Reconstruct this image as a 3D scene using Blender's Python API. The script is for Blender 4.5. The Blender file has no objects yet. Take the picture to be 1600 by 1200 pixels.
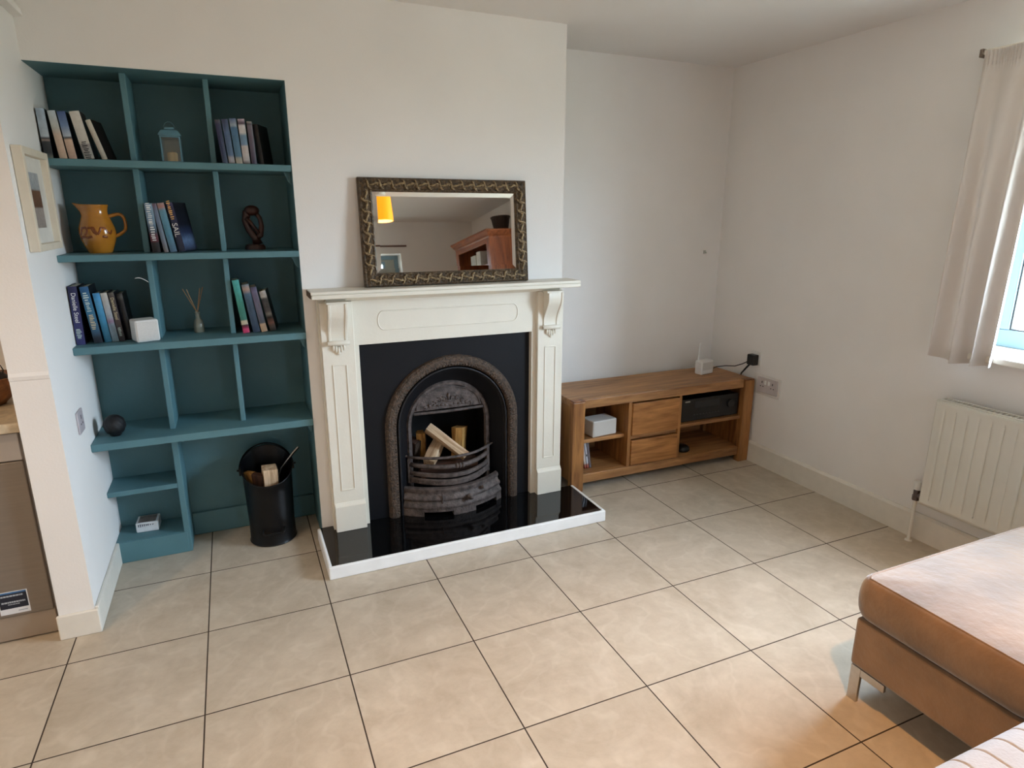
import bpy, bmesh, math, random
from mathutils import Matrix, Vector, Euler
random.seed(7)
S = bpy.context.scene
COL = S.collection
R = math.radians

# ------------------------------------------------------------------ camera
cam_data = bpy.data.cameras.new('camera')
cam_data.sensor_fit = 'HORIZONTAL'
cam_data.sensor_width = 36.0
cam_data.lens = 989.79 / 1600 * 36.0
cam_data.clip_start = 0.02
cam = bpy.data.objects.new('camera', cam_data)
COL.objects.link(cam)
rx = Vector((0.916454949, -0.400137536, 0.000527475))
dn = Vector((-0.102745469, -0.236596696, -0.966160117))
fw = Vector((0.386721728, 0.885388025, -0.257942532))
M = Matrix((rx, -dn, -fw)).transposed().to_4x4()
M.translation = Vector((0.67145, -2.80543, 1.52167))
cam.matrix_world = M
S.camera = cam

# ------------------------------------------------------------------ world, daylight, exposure
S.view_settings.view_transform = 'Standard'
S.view_settings.look = 'None'
S.view_settings.gamma = 1.0
S.view_settings.use_curve_mapping = False
S.view_settings.exposure = 0.0
world = bpy.data.worlds.new('overcast_sky')
S.world = world
world.use_nodes = True
wn = world.node_tree.nodes
wl = world.node_tree.links
bg = wn['Background']
tc = wn.new('ShaderNodeTexCoord')
sx = wn.new('ShaderNodeSeparateXYZ')
wl.new(tc.outputs['Generated'], sx.inputs[0])
cr = wn.new('ShaderNodeValToRGB')
cr.color_ramp.elements[0].position = 0.0
cr.color_ramp.elements[0].color = (0.16, 0.17, 0.15, 1)
cr.color_ramp.elements[1].position = 0.56
cr.color_ramp.elements[1].color = (0.665, 0.82, 1.0, 1)
e = cr.color_ramp.elements.new(0.47)
e.color = (0.20, 0.22, 0.19, 1)
mr = wn.new('ShaderNodeMapRange')
mr.inputs['From Min'].default_value = -1
mr.inputs['From Max'].default_value = 1
wl.new(sx.outputs['Z'], mr.inputs['Value'])
wl.new(mr.outputs['Result'], cr.inputs[0])
wl.new(cr.outputs[0], bg.inputs['Color'])
bg.inputs['Strength'].default_value = 56.0


def portal(name, loc, rot, sx_, sy_):
    d = bpy.data.lights.new(name, 'AREA')
    d.shape = 'RECTANGLE'
    d.size = sx_
    d.size_y = sy_
    d.cycles.is_portal = True
    o = bpy.data.objects.new(name, d)
    o.location = loc
    o.rotation_euler = rot
    COL.objects.link(o)
    return o


# daylight enters through the two window openings (portals only guide the sky light)
portal('window_portal', (3.93, -1.76, 1.53), (0, R(90), 0), 1.2, 1.6)
portal('rear_window_portal', (2.315, -5.28, 1.695), (R(90), 0, 0), 0.24, 0.4)

# ------------------------------------------------------------------ helpers: meshes
class B:
    """collects simple shapes into one bmesh"""
    def __init__(self):
        self.bm = bmesh.new()

    def _xf(self, vs, m):
        if m is not None:
            for v in vs:
                v.co = m @ v.co

    def box(self, x0, x1, y0, y1, z0, z1, m=None, mi=0):
        c = [(x0, y0, z0), (x1, y0, z0), (x1, y1, z0), (x0, y1, z0), (x0, y0, z1), (x1, y0, z1), (x1, y1, z1), (x0, y1, z1)]
        vs = [self.bm.verts.new(p) for p in c]
        for f in ((3, 2, 1, 0), (4, 5, 6, 7), (0, 1, 5, 4), (1, 2, 6, 5), (2, 3, 7, 6), (3, 0, 4, 7)):
            fc = self.bm.faces.new([vs[i] for i in f])
            fc.material_index = mi
        self._xf(vs, m)
        return self

    def prism(self, pts, axis, a, b, m=None, mi=0):
        """polygon pts (2D) extruded along axis ('x','y','z') from a to b"""
        def P(u, v, t):
            return {'x': (t, u, v), 'y': (u, t, v), 'z': (u, v, t)}[axis]
        A = [self.bm.verts.new(P(u, v, a)) for u, v in pts]
        Bv = [self.bm.verts.new(P(u, v, b)) for u, v in pts]
        n = len(pts)
        fs = [self.bm.faces.new(A[::-1]), self.bm.faces.new(Bv)]
        for i in range(n):
            fs.append(self.bm.faces.new((A[i], A[(i + 1) % n], Bv[(i + 1) % n], Bv[i])))
        for f in fs:
            f.material_index = mi
        self._xf(A + Bv, m)
        return self

    def tube(self, pts, r, seg=10, closed=False, m=None, mi=0):
        pts = [Vector(p) for p in pts]
        n = len(pts)
        rs = r if isinstance(r, (list, tuple)) else [r] * n
        rings = []
        up = None
        for i, p in enumerate(pts):
            if closed:
                t = pts[(i + 1) % n] - pts[i - 1]
            else:
                t = pts[min(i + 1, n - 1)] - pts[max(i - 1, 0)]
            t.normalize()
            if up is None:
                up = t.orthogonal().normalized()
            else:
                up = (up - t * up.dot(t))
                if up.length < 1e-6:
                    up = t.orthogonal()
                up.normalize()
            sd = t.cross(up)
            rings.append([self.bm.verts.new(p + (up * math.cos(a) + sd * math.sin(a)) * rs[i]) for a in [2 * math.pi * k / seg for k in range(seg)]])
        m_ = n if closed else n - 1
        for i in range(m_):
            r0, r1 = rings[i], rings[(i + 1) % n]
            for k in range(seg):
                f = self.bm.faces.new((r0[k], r0[(k + 1) % seg], r1[(k + 1) % seg], r1[k]))
                f.material_index = mi
        if not closed:
            for f in (self.bm.faces.new(rings[0][::-1]), self.bm.faces.new(rings[-1])):
                f.material_index = mi
        self._xf([v for q in rings for v in q], m)
        return self

    def lathe(self, prof, c=(0, 0, 0), seg=32, m=None, warp=None, mi=0):
        """profile [(radius, z)] turned about z; ends close when radius is 0"""
        rings = []
        allv = []
        for r, z in prof:
            if r <= 1e-6:
                v = self.bm.verts.new((c[0], c[1], c[2] + z))
                rings.append([v])
                allv.append(v)
            else:
                ring = []
                for k in range(seg):
                    a = 2 * math.pi * k / seg
                    x, y, zz = r * math.cos(a), r * math.sin(a), z
                    if warp:
                        x, y, zz = warp(x, y, zz, a)
                    ring.append(self.bm.verts.new((c[0] + x, c[1] + y, c[2] + zz)))
                rings.append(ring)
                allv += ring
        for i in range(len(rings) - 1):
            a, b = rings[i], rings[i + 1]
            for k in range(seg):
                k2 = (k + 1) % seg
                if len(a) == 1 and len(b) == 1:
                    continue
                if len(a) == 1:
                    f = self.bm.faces.new((a[0], b[k2], b[k]))
                elif len(b) == 1:
                    f = self.bm.faces.new((a[k], a[k2], b[0]))
                else:
                    f = self.bm.faces.new((a[k], a[k2], b[k2], b[k]))
                f.material_index = mi
        self._xf(allv, m)
        return self

    def ball(self, c, r, sq=(1, 1, 1), seg=16, rings=10, m=None, mi=0):
        prof = [(r * math.sin(math.pi * i / rings), -r * math.cos(math.pi * i / rings)) for i in range(rings + 1)]
        prof[0] = (0, -r)
        prof[-1] = (0, r)
        mm = Matrix.Translation(Vector(c)) @ Matrix.Diagonal((sq[0], sq[1], sq[2], 1))
        if m is not None:
            mm = m @ mm
        return self.lathe(prof, (0, 0, 0), seg, mm, None, mi)

    def grid(self, fn, nu, nv, closed_u=False, m=None, mi=0):
        g = [[self.bm.verts.new(fn(i / (nu if closed_u else nu - 1), j / (nv - 1))) for j in range(nv)] for i in range(nu)]
        for i in range(nu if closed_u else nu - 1):
            for j in range(nv - 1):
                a, b = g[i], g[(i + 1) % nu]
                f = self.bm.faces.new((a[j], b[j], b[j + 1], a[j + 1]))
                f.material_index = mi
        self._xf([v for q in g for v in q], m)
        return g

    def sweep(self, sections, mi=0, cap=True, closed=False):
        """list of equal-length point rings joined into one skin"""
        rings = [[self.bm.verts.new(p) for p in s] for s in sections]
        n = len(rings[0])
        for i in range(len(rings) if closed else len(rings) - 1):
            a, b = rings[i], rings[(i + 1) % len(rings)]
            for k in range(n):
                f = self.bm.faces.new((a[k], a[(k + 1) % n], b[(k + 1) % n], b[k]))
                f.material_index = mi
        if cap and not closed:
            for f in (self.bm.faces.new(rings[0][::-1]), self.bm.faces.new(rings[-1])):
                f.material_index = mi
        return self


WORLD = {}


def base_of(o):
    while o is not None and o.name not in WORLD:
        o = o.parent
    return WORLD[o.name] if o is not None else Matrix.Identity(4)


def obj(name, b, m, parent=None, local=False, bevel=0.0, seg=2, smooth=False, sub=0, origin=None):
    """links the collected shapes as ONE mesh object; world coordinates unless local"""
    bm = b.bm
    bmesh.ops.recalc_face_normals(bm, faces=bm.faces)
    inv = None
    o_mat = None
    if parent is not None and not local:
        inv = base_of(parent).inverted()
    elif parent is None and origin is not None:
        o_mat = Matrix.Translation(Vector(origin))
        inv = o_mat.inverted()
    if inv is not None:
        bmesh.ops.transform(bm, matrix=inv, verts=bm.verts)
    me = bpy.data.meshes.new(name)
    bm.to_mesh(me)
    bm.free()
    for mm in (m if isinstance(m, (list, tuple)) else [m]):
        me.materials.append(mm)
    if smooth:
        me.polygons.foreach_set('use_smooth', [True] * len(me.polygons))
    o = bpy.data.objects.new(name, me)
    COL.objects.link(o)
    if parent is not None:
        o.parent = parent
    elif o_mat is not None:
        o.matrix_world = o_mat
        WORLD[o.name] = o_mat
    if bevel:
        md = o.modifiers.new('edge', 'BEVEL')
        md.width = bevel
        md.segments = seg
        md.limit_method = 'ANGLE'
        md.angle_limit = R(35)
        md.harden_normals = False
    if sub:
        md = o.modifiers.new('round', 'SUBSURF')
        md.levels = sub
        md.render_levels = sub
    if smooth or bevel:
        if smooth:
            md = o.modifiers.new('weighted', 'WEIGHTED_NORMAL')
            md.keep_sharp = True
    return o


def tag(o, label, cat, group=None):
    o['label'] = label
    o['category'] = cat
    if group:
        o['group'] = group
    return o


def thing(name, label, cat, loc=(0, 0, 0), rot=(0, 0, 0), group=None):
    o = bpy.data.objects.new(name, None)
    o.empty_display_size = 0.05
    COL.objects.link(o)
    o.location = loc
    o.rotation_euler = rot
    WORLD[o.name] = Matrix.Translation(Vector(loc)) @ Euler(rot).to_matrix().to_4x4()
    return tag(o, label, cat, group)


def struct(name, b, m, **k):
    o = obj(name, b, m, **k)
    o['kind'] = 'structure'
    return o


def sharp_smooth(o, ang=40):
    me = o.data
    me.polygons.foreach_set('use_smooth', [True] * len(me.polygons))
    try:
        me.set_sharp_from_angle(angle=R(ang))
    except Exception:
        pass
    return o


def text_obj(name, body, size, m, parent, mat4, depth=0.0004, align='CENTER'):
    """lettering as a mesh; mat4 in the local space of the thing"""
    c = bpy.data.curves.new(name, 'FONT')
    c.body = body
    c.size = size
    c.extrude = depth
    c.align_x = align
    c.align_y = 'CENTER'
    t = bpy.data.objects.new(name + '_tmp', c)
    COL.objects.link(t)
    dg = bpy.context.evaluated_depsgraph_get()
    me = bpy.data.meshes.new_from_object(t.evaluated_get(dg))
    bpy.data.objects.remove(t)
    me.transform(mat4)
    me.materials.clear()
    me.materials.append(m)
    o = bpy.data.objects.new(name, me)
    COL.objects.link(o)
    o.parent = parent
    return o


# ------------------------------------------------------------------ helpers: materials
def new_mat(name):
    m = bpy.data.materials.new(name)
    m.use_nodes = True
    nt = m.node_tree
    return m, nt, nt.nodes['Principled BSDF']


def lin(c):
    return tuple(((x / 255) / 12.92 if x / 255 <= 0.04045 else ((x / 255 + 0.055) / 1.055) ** 2.4) for x in c)


def mat(name, rgb, rough=0.6, var=0.08, scale=12.0, bump=0.0, bscale=60.0, metal=0.0, spec=0.5, stretch=None, sheen=0.0, coat=0.0, rgb2=None):
    """procedural surface: base colour broken up by noise, optional bump. rgb in 0-255 sRGB"""
    m, nt, p = new_mat(name)
    N, L = nt.nodes, nt.links
    c = lin(rgb)
    tcn = N.new('ShaderNodeTexCoord')
    mp = N.new('ShaderNodeMapping')
    if stretch:
        mp.inputs['Scale'].default_value = stretch
    L.new(tcn.outputs['Object'], mp.inputs['Vector'])
    nz = N.new('ShaderNodeTexNoise')
    nz.inputs['Scale'].default_value = scale
    nz.inputs['Detail'].default_value = 4
    L.new(mp.outputs[0], nz.inputs['Vector'])
    ramp = N.new('ShaderNodeValToRGB')
    ramp.color_ramp.elements[0].position = 0.3
    ramp.color_ramp.elements[1].position = 0.7
    c2 = lin(rgb2) if rgb2 else None
    lo = c2 if c2 else tuple(max(0, x * (1 - var)) for x in c)
    hi = c if c2 else tuple(min(1, x * (1 + var)) for x in c)
    ramp.color_ramp.elements[0].color = (*lo, 1)
    ramp.color_ramp.elements[1].color = (*hi, 1)
    L.new(nz.outputs['Fac'], ramp.inputs[0])
    L.new(ramp.outputs[0], p.inputs['Base Color'])
    p.inputs['Roughness'].default_value = rough
    p.inputs['Metallic'].default_value = metal
    p.inputs['Specular IOR Level'].default_value = spec
    if sheen:
        p.inputs['Sheen Weight'].default_value = sheen
        p.inputs['Sheen Roughness'].default_value = 0.5
        p.inputs['Sheen Tint'].default_value = (0.86, 0.93, 1.0, 1)
    if coat:
        p.inputs['Coat Weight'].default_value = coat
        p.inputs['Coat Roughness'].default_value = 0.1
    if bump:
        nb = N.new('ShaderNodeTexNoise')
        nb.inputs['Scale'].default_value = bscale
        nb.inputs['Detail'].default_value = 3
        L.new(mp.outputs[0], nb.inputs['Vector'])
        bp = N.new('ShaderNodeBump')
        bp.inputs['Strength'].default_value = bump
        bp.inputs['Distance'].default_value = 0.01
        L.new(nb.outputs['Fac'], bp.inputs['Height'])
        L.new(bp.outputs[0], p.inputs['Normal'])
    return m


def wood(name, dark, light, axis='x', rough=0.45, ring=7.0, fine=1.0):
    """planks with grain running along axis"""
    m, nt, p = new_mat(name)
    N, L = nt.nodes, nt.links
    tcn = N.new('ShaderNodeTexCoord')
    mp = N.new('ShaderNodeMapping')
    s = {'x': (0.9, 9, 9), 'y': (9, 0.9, 9), 'z': (9, 9, 0.9)}[axis]
    mp.inputs['Scale'].default_value = tuple(v * fine for v in s)
    L.new(tcn.outputs['Object'], mp.inputs['Vector'])
    nz = N.new('ShaderNodeTexNoise')
    nz.inputs['Scale'].default_value = 2.2
    nz.inputs['Detail'].default_value = 6
    nz.inputs['Distortion'].default_value = 1.2
    L.new(mp.outputs[0], nz.inputs['Vector'])
    nf = N.new('ShaderNodeTexNoise')
    nf.inputs['Scale'].default_value = 11
    nf.inputs['Detail'].default_value = 3
    L.new(mp.outputs[0], nf.inputs['Vector'])
    mx = N.new('ShaderNodeMath')
    mx.operation = 'MULTIPLY_ADD'
    L.new(nf.outputs['Fac'], mx.inputs[0])
    mx.inputs[1].default_value = 0.35
    L.new(nz.outputs['Fac'], mx.inputs[2])
    r = N.new('ShaderNodeValToRGB')
    r.color_ramp.elements[0].position = 0.45
    r.color_ramp.elements[1].position = 0.85
    r.color_ramp.elements[0].color = (*lin(dark), 1)
    r.color_ramp.elements[1].color = (*lin(light), 1)
    L.new(mx.outputs[0], r.inputs[0])
    L.new(r.outputs[0], p.inputs['Base Color'])
    p.inputs['Roughness'].default_value = rough
    bp = N.new('ShaderNodeBump')
    bp.inputs['Strength'].default_value = 0.08
    bp.inputs['Distance'].default_value = 0.005
    L.new(mx.outputs[0], bp.inputs['Height'])
    L.new(bp.outputs[0], p.inputs['Normal'])
    return m


def emit(name, rgb, strength):
    m, nt, p = new_mat(name)
    p.inputs['Base Color'].default_value = (*rgb, 1)
    p.inputs['Emission Color'].default_value = (*rgb, 1)
    p.inputs['Emission Strength'].default_value = strength
    return m


def bands(name, stops, rough=0.45, axis='Z', lo=0.0, hi=0.2, noise=0.25):
    """a printed spine: colour bands along local z"""
    m, nt, p = new_mat(name)
    N, L = nt.nodes, nt.links
    tcn = N.new('ShaderNodeTexCoord')
    sp = N.new('ShaderNodeSeparateXYZ')
    L.new(tcn.outputs['Object'], sp.inputs[0])
    mrn = N.new('ShaderNodeMapRange')
    mrn.inputs['From Min'].default_value = lo
    mrn.inputs['From Max'].default_value = hi
    L.new(sp.outputs[axis], mrn.inputs['Value'])
    r = N.new('ShaderNodeValToRGB')
    while len(r.color_ramp.elements) < len(stops):
        r.color_ramp.elements.new(0.5)
    for e_, (ps, c) in zip(r.color_ramp.elements, stops):
        e_.position = ps
        e_.color = (*lin(c), 1)
    L.new(mrn.outputs[0], r.inputs[0])
    nz = N.new('ShaderNodeTexNoise')
    nz.inputs['Scale'].default_value = 70
    nz.inputs['Detail'].default_value = 3
    L.new(tcn.outputs['Object'], nz.inputs['Vector'])
    mix = N.new('ShaderNodeMix')
    mix.data_type = 'RGBA'
    mix.blend_type = 'OVERLAY'
    mix.inputs['Factor'].default_value = noise
    L.new(r.outputs[0], mix.inputs['A'])
    L.new(nz.outputs['Fac'], mix.inputs['B'])
    L.new(mix.outputs['Result'], p.inputs['Base Color'])
    p.inputs['Roughness'].default_value = rough
    return m


WALL = (239, 235, 231)
M_wall = mat('white_wall_paint', WALL, 0.85, 0.02, 3, 0.05, 160, spec=0.25)
M_ceil = mat('ceiling_paint', (232, 228, 224), 0.9, 0.02, 2, 0.08, 90, spec=0.2)
M_trim = mat('cream_gloss_paint', (230, 224, 213), 0.4, 0.03, 20, 0.03, 60)
M_cream = mat('cream_surround_paint', (234, 227, 212), 0.42, 0.02, 9, 0.04, 80)
M_teal = mat('teal_shelf_paint', (86, 126, 134), 0.55, 0.08, 6, 0.05, 70)
M_iron = mat('black_cast_iron', (20, 20, 24), 0.5, 0.2, 25, 0.25, 120, metal=0.0, spec=0.5)
M_plate = mat('black_iron_plate', (13, 14, 19), 0.55, 0.08, 8, 0.04, 60, spec=0.25)
M_rust = mat('worn_brown_iron', (100, 80, 64), 0.5, 0.3, 70, 0.9, 150, metal=0.1, rgb2=(46, 38, 33))
M_grate = mat('greybrown_iron', (104, 92, 88), 0.6, 0.25, 35, 0.4, 120, metal=0.15, rgb2=(58, 50, 48))
M_soot = mat('soot', (12, 11, 11), 0.9, 0.3, 20)
M_granite = mat('polished_black_granite', (9, 9, 10), 0.06, 0.3, 60, spec=0.5)
M_rim = mat('white_marble_rim', (246, 247, 247), 0.35, 0.03, 14)
M_oak_x = wood('oak_along', (118, 76, 42), (184, 134, 84), 'x')
M_oak_z = wood('oak_upright', (106, 64, 30), (174, 120, 66), 'z')
M_oak_y = wood('oak_deep', (92, 50, 24), (148, 94, 50), 'y')
M_pine_z = wood('red_pine_upright', (104, 52, 26), (168, 92, 46), 'z')
M_pine_y = wood('red_pine_along', (112, 58, 30), (176, 100, 54), 'y')
M_white = mat('white_plastic', (232, 230, 226), 0.4, 0.02, 20)
M_offwhite = mat('matte_white_mesh', (214, 210, 204), 0.7, 0.05, 300, 0.3, 900)
M_black = mat('black_plastic', (14, 14, 15), 0.4, 0.15, 20)
M_blackmetal = mat('black_painted_metal', (7, 7, 9), 0.38, 0.15, 14, 0.08, 40, spec=0.3)
M_chrome = mat('brushed_chrome', (196, 192, 186), 0.42, 0.05, 60, metal=1.0)
M_steel = mat('stainless_steel', (136, 126, 116), 0.42, 0.05, 3, 0.02, 200, metal=0.4, stretch=(1, 1, 40))
M_steel2 = mat('light_steel_panel', (182, 178, 176), 0.4, 0.03, 6, metal=0.25)
M_brass = mat('old_brass', (150, 118, 70), 0.4, 0.2, 40, metal=0.7)
M_pages = mat('book_pages', (214, 204, 184), 0.9, 0.1, 4, 0.3, 20, stretch=(60, 1, 1))
M_split = wood('split_firewood', (158, 122, 88), (220, 194, 162), 'x', 0.8, fine=2.4)
M_split_or = wood('orange_firewood', (128, 80, 30), (206, 158, 88), 'x', 0.8, fine=2.4)
M_split_dk = wood('dark_firewood', (40, 24, 16), (84, 52, 36), 'x', 0.85, fine=2.4)
M_bark = mat('bark', (58, 42, 30), 0.9, 0.4, 40, 0.8, 60)


def floor_material():
    m, nt, p = new_mat('beige_stone_tiles')
    N, L = nt.nodes, nt.links
    g = N.new('ShaderNodeNewGeometry')
    br = N.new('ShaderNodeTexBrick')
    br.offset = 0.0
    br.squash = 1.0
    br.inputs['Scale'].default_value = 1.0
    br.inputs['Brick Width'].default_value = 0.45
    br.inputs['Row Height'].default_value = 0.45
    br.inputs['Mortar Size'].default_value = 0.0024
    br.inputs['Mortar Smooth'].default_value = 0.1
    br.inputs['Bias'].default_value = 0.0
    br.inputs['Color1'].default_value = (0, 0, 0, 1)
    br.inputs['Color2'].default_value = (1, 1, 1, 1)
    br.inputs['Mortar'].default_value = (0.5, 0.5, 0.5, 1)
    ad = N.new('ShaderNodeVectorMath')
    ad.inputs[1].default_value = (9.0, 9.0, 0)
    L.new(g.outputs['Position'], ad.inputs[0])
    L.new(ad.outputs[0], br.inputs['Vector'])
    # every tile gets its own slice of the veining
    dv = N.new('ShaderNodeVectorMath')
    dv.operation = 'DIVIDE'
    dv.inputs[1].default_value = (0.45, 0.45, 1)
    L.new(ad.outputs[0], dv.inputs[0])
    fl = N.new('ShaderNodeVectorMath')
    fl.operation = 'FLOOR'
    L.new(dv.outputs[0], fl.inputs[0])
    wnz = N.new('ShaderNodeTexWhiteNoise')
    wnz.noise_dimensions = '2D'
    L.new(fl.outputs[0], wnz.inputs['Vector'])
    sc = N.new('ShaderNodeVectorMath')
    sc.operation = 'SCALE'
    sc.inputs['Scale'].default_value = 40
    L.new(wnz.outputs['Color'], sc.inputs[0])
    av = N.new('ShaderNodeVectorMath')
    L.new(g.outputs['Position'], av.inputs[0])
    L.new(sc.outputs[0], av.inputs[1])
    n1 = N.new('ShaderNodeTexNoise')
    n1.inputs['Scale'].default_value = 3.2
    n1.inputs['Detail'].default_value = 6
    n1.inputs['Roughness'].default_value = 0.6
    n1.inputs['Distortion'].default_value = 1.6
    L.new(av.outputs[0], n1.inputs['Vector'])
    wv = N.new('ShaderNodeTexWave')
    wv.inputs['Scale'].default_value = 2.0
    wv.inputs['Distortion'].default_value = 24
    wv.inputs['Detail'].default_value = 4
    wv.inputs['Detail Scale'].default_value = 0.9
    wv.inputs['Detail Roughness'].default_value = 0.62
    L.new(av.outputs[0], wv.inputs['Vector'])
    n2 = N.new('ShaderNodeTexNoise')
    n2.inputs['Scale'].default_value = 22
    n2.inputs['Detail'].default_value = 5
    n2.inputs['Roughness'].default_value = 0.65
    L.new(av.outputs[0], n2.inputs['Vector'])
    mx = N.new('ShaderNodeMath')
    mx.operation = 'MULTIPLY_ADD'
    L.new(n2.outputs['Fac'], mx.inputs[0])
    mx.inputs[1].default_value = 0.5
    L.new(n1.outputs['Fac'], mx.inputs[2])
    r = N.new('ShaderNodeValToRGB')
    r.color_ramp.elements[0].position = 0.5
    r.color_ramp.elements[1].position = 1.02
    r.color_ramp.elements[0].color = (*lin((176, 162, 143)), 1)
    r.color_ramp.elements[1].color = (*lin((202, 189, 171)), 1)
    L.new(mx.outputs[0], r.inputs[0])
    vr = N.new('ShaderNodeValToRGB')      # thin pale swirls
    vr.color_ramp.elements[0].position = 0.80
    vr.color_ramp.elements[1].position = 1.0
    vr.color_ramp.elements[0].color = (0, 0, 0, 1)
    vr.color_ramp.elements[1].color = (0.24, 0.24, 0.24, 1)
    L.new(wv.outputs['Fac'], vr.inputs[0])
    vm = N.new('ShaderNodeMath')
    vm.operation = 'MULTIPLY'
    L.new(vr.outputs[0], vm.inputs[0])
    L.new(n1.outputs['Fac'], vm.inputs[1])
    vx = N.new('ShaderNodeMix')
    vx.data_type = 'RGBA'
    L.new(vm.outputs[0], vx.inputs['Factor'])
    L.new(r.outputs[0], vx.inputs['A'])
    vx.inputs['B'].default_value = (*lin((226, 216, 202)), 1)
    mix = N.new('ShaderNodeMix')
    mix.data_type = 'RGBA'
    L.new(br.outputs['Fac'], mix.inputs['Factor'])
    L.new(vx.outputs['Result'], mix.inputs['A'])
    mix.inputs['B'].default_value = (*lin((58, 46, 38)), 1)
    L.new(mix.outputs['Result'], p.inputs['Base Color'])
    ro = N.new('ShaderNodeMapRange')
    ro.inputs['To Min'].default_value = 0.36
    ro.inputs['To Max'].default_value = 0.9
    L.new(br.outputs['Fac'], ro.inputs['Value'])
    L.new(ro.outputs[0], p.inputs['Roughness'])
    p.inputs['Specular IOR Level'].default_value = 0.4
    sb = N.new('ShaderNodeMath')
    sb.operation = 'MULTIPLY_ADD'
    L.new(br.outputs['Fac'], sb.inputs[0])
    sb.inputs[1].default_value = -1.0
    ms = N.new('ShaderNodeMath')
    ms.operation = 'MULTIPLY'
    ms.inputs[1].default_value = 0.12
    L.new(n1.outputs['Fac'], ms.inputs[0])
    L.new(ms.outputs[0], sb.inputs[2])
    bp = N.new('ShaderNodeBump')
    bp.inputs['Strength'].default_value = 0.35
    bp.inputs['Distance'].default_value = 0.004
    L.new(sb.outputs[0], bp.inputs['Height'])
    L.new(bp.outputs[0], p.inputs['Normal'])
    return m


def glass_material():
    m, nt, p = new_mat('window_glass')
    N, L = nt.nodes, nt.links
    N.remove(p)
    out = N['Material Output']
    tr = N.new('ShaderNodeBsdfTransparent')
    tr.inputs[0].default_value = (0.96, 0.98, 0.98, 1)
    gl = N.new('ShaderNodeBsdfGlossy')
    gl.inputs['Roughness'].default_value = 0.02
    mx = N.new('ShaderNodeMixShader')
    mx.inputs[0].default_value = 0.07
    L.new(tr.outputs[0], mx.inputs[1])
    L.new(gl.outputs[0], mx.inputs[2])
    L.new(mx.outputs[0], out.inputs[0])
    return m


def cloth_material(name, rgb, trans=0.35, weave=900):
    m, nt, p = new_mat(name)
    N, L = nt.nodes, nt.links
    out = N['Material Output']
    p.inputs['Base Color'].default_value = (*lin(rgb), 1)
    p.inputs['Roughness'].default_value = 0.9
    p.inputs['Specular IOR Level'].default_value = 0.15
    tcn = N.new('ShaderNodeTexCoord')
    nz = N.new('ShaderNodeTexNoise')
    nz.inputs['Scale'].default_value = weave
    L.new(tcn.outputs['Object'], nz.inputs['Vector'])
    bp = N.new('ShaderNodeBump')
    bp.inputs['Strength'].default_value = 0.2
    bp.inputs['Distance'].default_value = 0.002
    L.new(nz.outputs['Fac'], bp.inputs['Height'])
    L.new(bp.outputs[0], p.inputs['Normal'])
    tl = N.new('ShaderNodeBsdfTranslucent')
    tl.inputs[0].default_value = (*lin(rgb), 1)
    mx = N.new('ShaderNodeMixShader')
    mx.inputs[0].default_value = trans
    L.new(p.outputs[0], mx.inputs[1])
    L.new(tl.outputs[0], mx.inputs[2])
    L.new(mx.outputs[0], out.inputs[0])
    return m


M_floor = floor_material()
M_glass = glass_material()
M_upvc = mat('white_frame_dimmed_for_daylight', (122, 150, 164), 0.4, 0.01, 5)  # white frame; its dimmed, bluish daylight look is put into the colour against burn-out

# ------------------------------------------------------------------ the room
H = 2.385          # ceiling
YC = 0.115         # chimney breast face
YB = 0.52          # back of the right-hand alcove
XL = 0.07          # face of the short wall on the left
XR = 3.60          # right wall
YR = -5.0          # wall behind the camera
XK = -2.6          # far kitchen wall

struct('floor', B().box(XK - 0.1, XR + 0.4, YR - 0.4, 0.62, -0.1, 0), M_floor)
struct('ceiling', B().box(XK - 0.1, XR + 0.4, YR - 0.4, 0.62, H, H + 0.1), M_ceil)
struct('wall_back', B().box(2.228, XR, YB, YB + 0.1, 0, H), M_wall)

# chimney breast, hollow behind the fireplace, running over the book niche as a lintel
b = B()
b.box(0.945, 1.30, YC, YB + 0.1, 0, H)
b.box(1.93, 2.228, YC, YB + 0.1, 0, H)
b.box(1.30, 1.93, YC, YB + 0.1, 0.86, H)
b.box(1.30, 1.93, 0.46, YB + 0.1, 0, 0.86)
b.box(XL, 0.945, YC, YB + 0.1, 2.046, H)
b.box(XL, 0.945, 0.425, YB + 0.1, 0, 2.046)
struct('wall_chimney', b, M_wall)

# short wall between kitchen and niche
b = B()
b.box(-0.043, XL, -0.278, YB + 0.1, 0, H)
struct('wall_left', b, M_wall)
# kitchen walls
struct('wall_kitchen_back', B().box(XK, -0.043, 0.42, 0.52, 0, H), M_wall)
struct('wall_kitchen_side', B().box(XK - 0.1, XK, YR, 0.52, 0, H), M_wall)

# right wall with the window opening
wy0, wy1, wz0, wz1 = -2.56, -1.045, 0.945, 2.12
b = B()
b.box(XR, XR + 0.32, wy1, YB + 0.1, 0, H)
b.box(XR, XR + 0.32, YR - 0.3, wy0, 0, H)
b.box(XR, XR + 0.32, wy0, wy1, 0, wz0)
b.box(XR, XR + 0.32, wy0, wy1, wz1, H)
struct('wall_right', b, M_wall)

# wall behind the camera with its own window (seen in the mirror)
vx0, vx1, vz0, vz1 = 1.95, 2.63, 0.95, 1.995
b = B()
b.box(XK, vx0, YR - 0.3, YR, 0, H)
b.box(vx1, XR, YR - 0.3, YR, 0, H)
b.box(vx0, vx1, YR - 0.3, YR, 0, vz0)
b.box(vx0, vx1, YR - 0.3, YR, vz1, H)
struct('wall_rear', b, M_wall)

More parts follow.
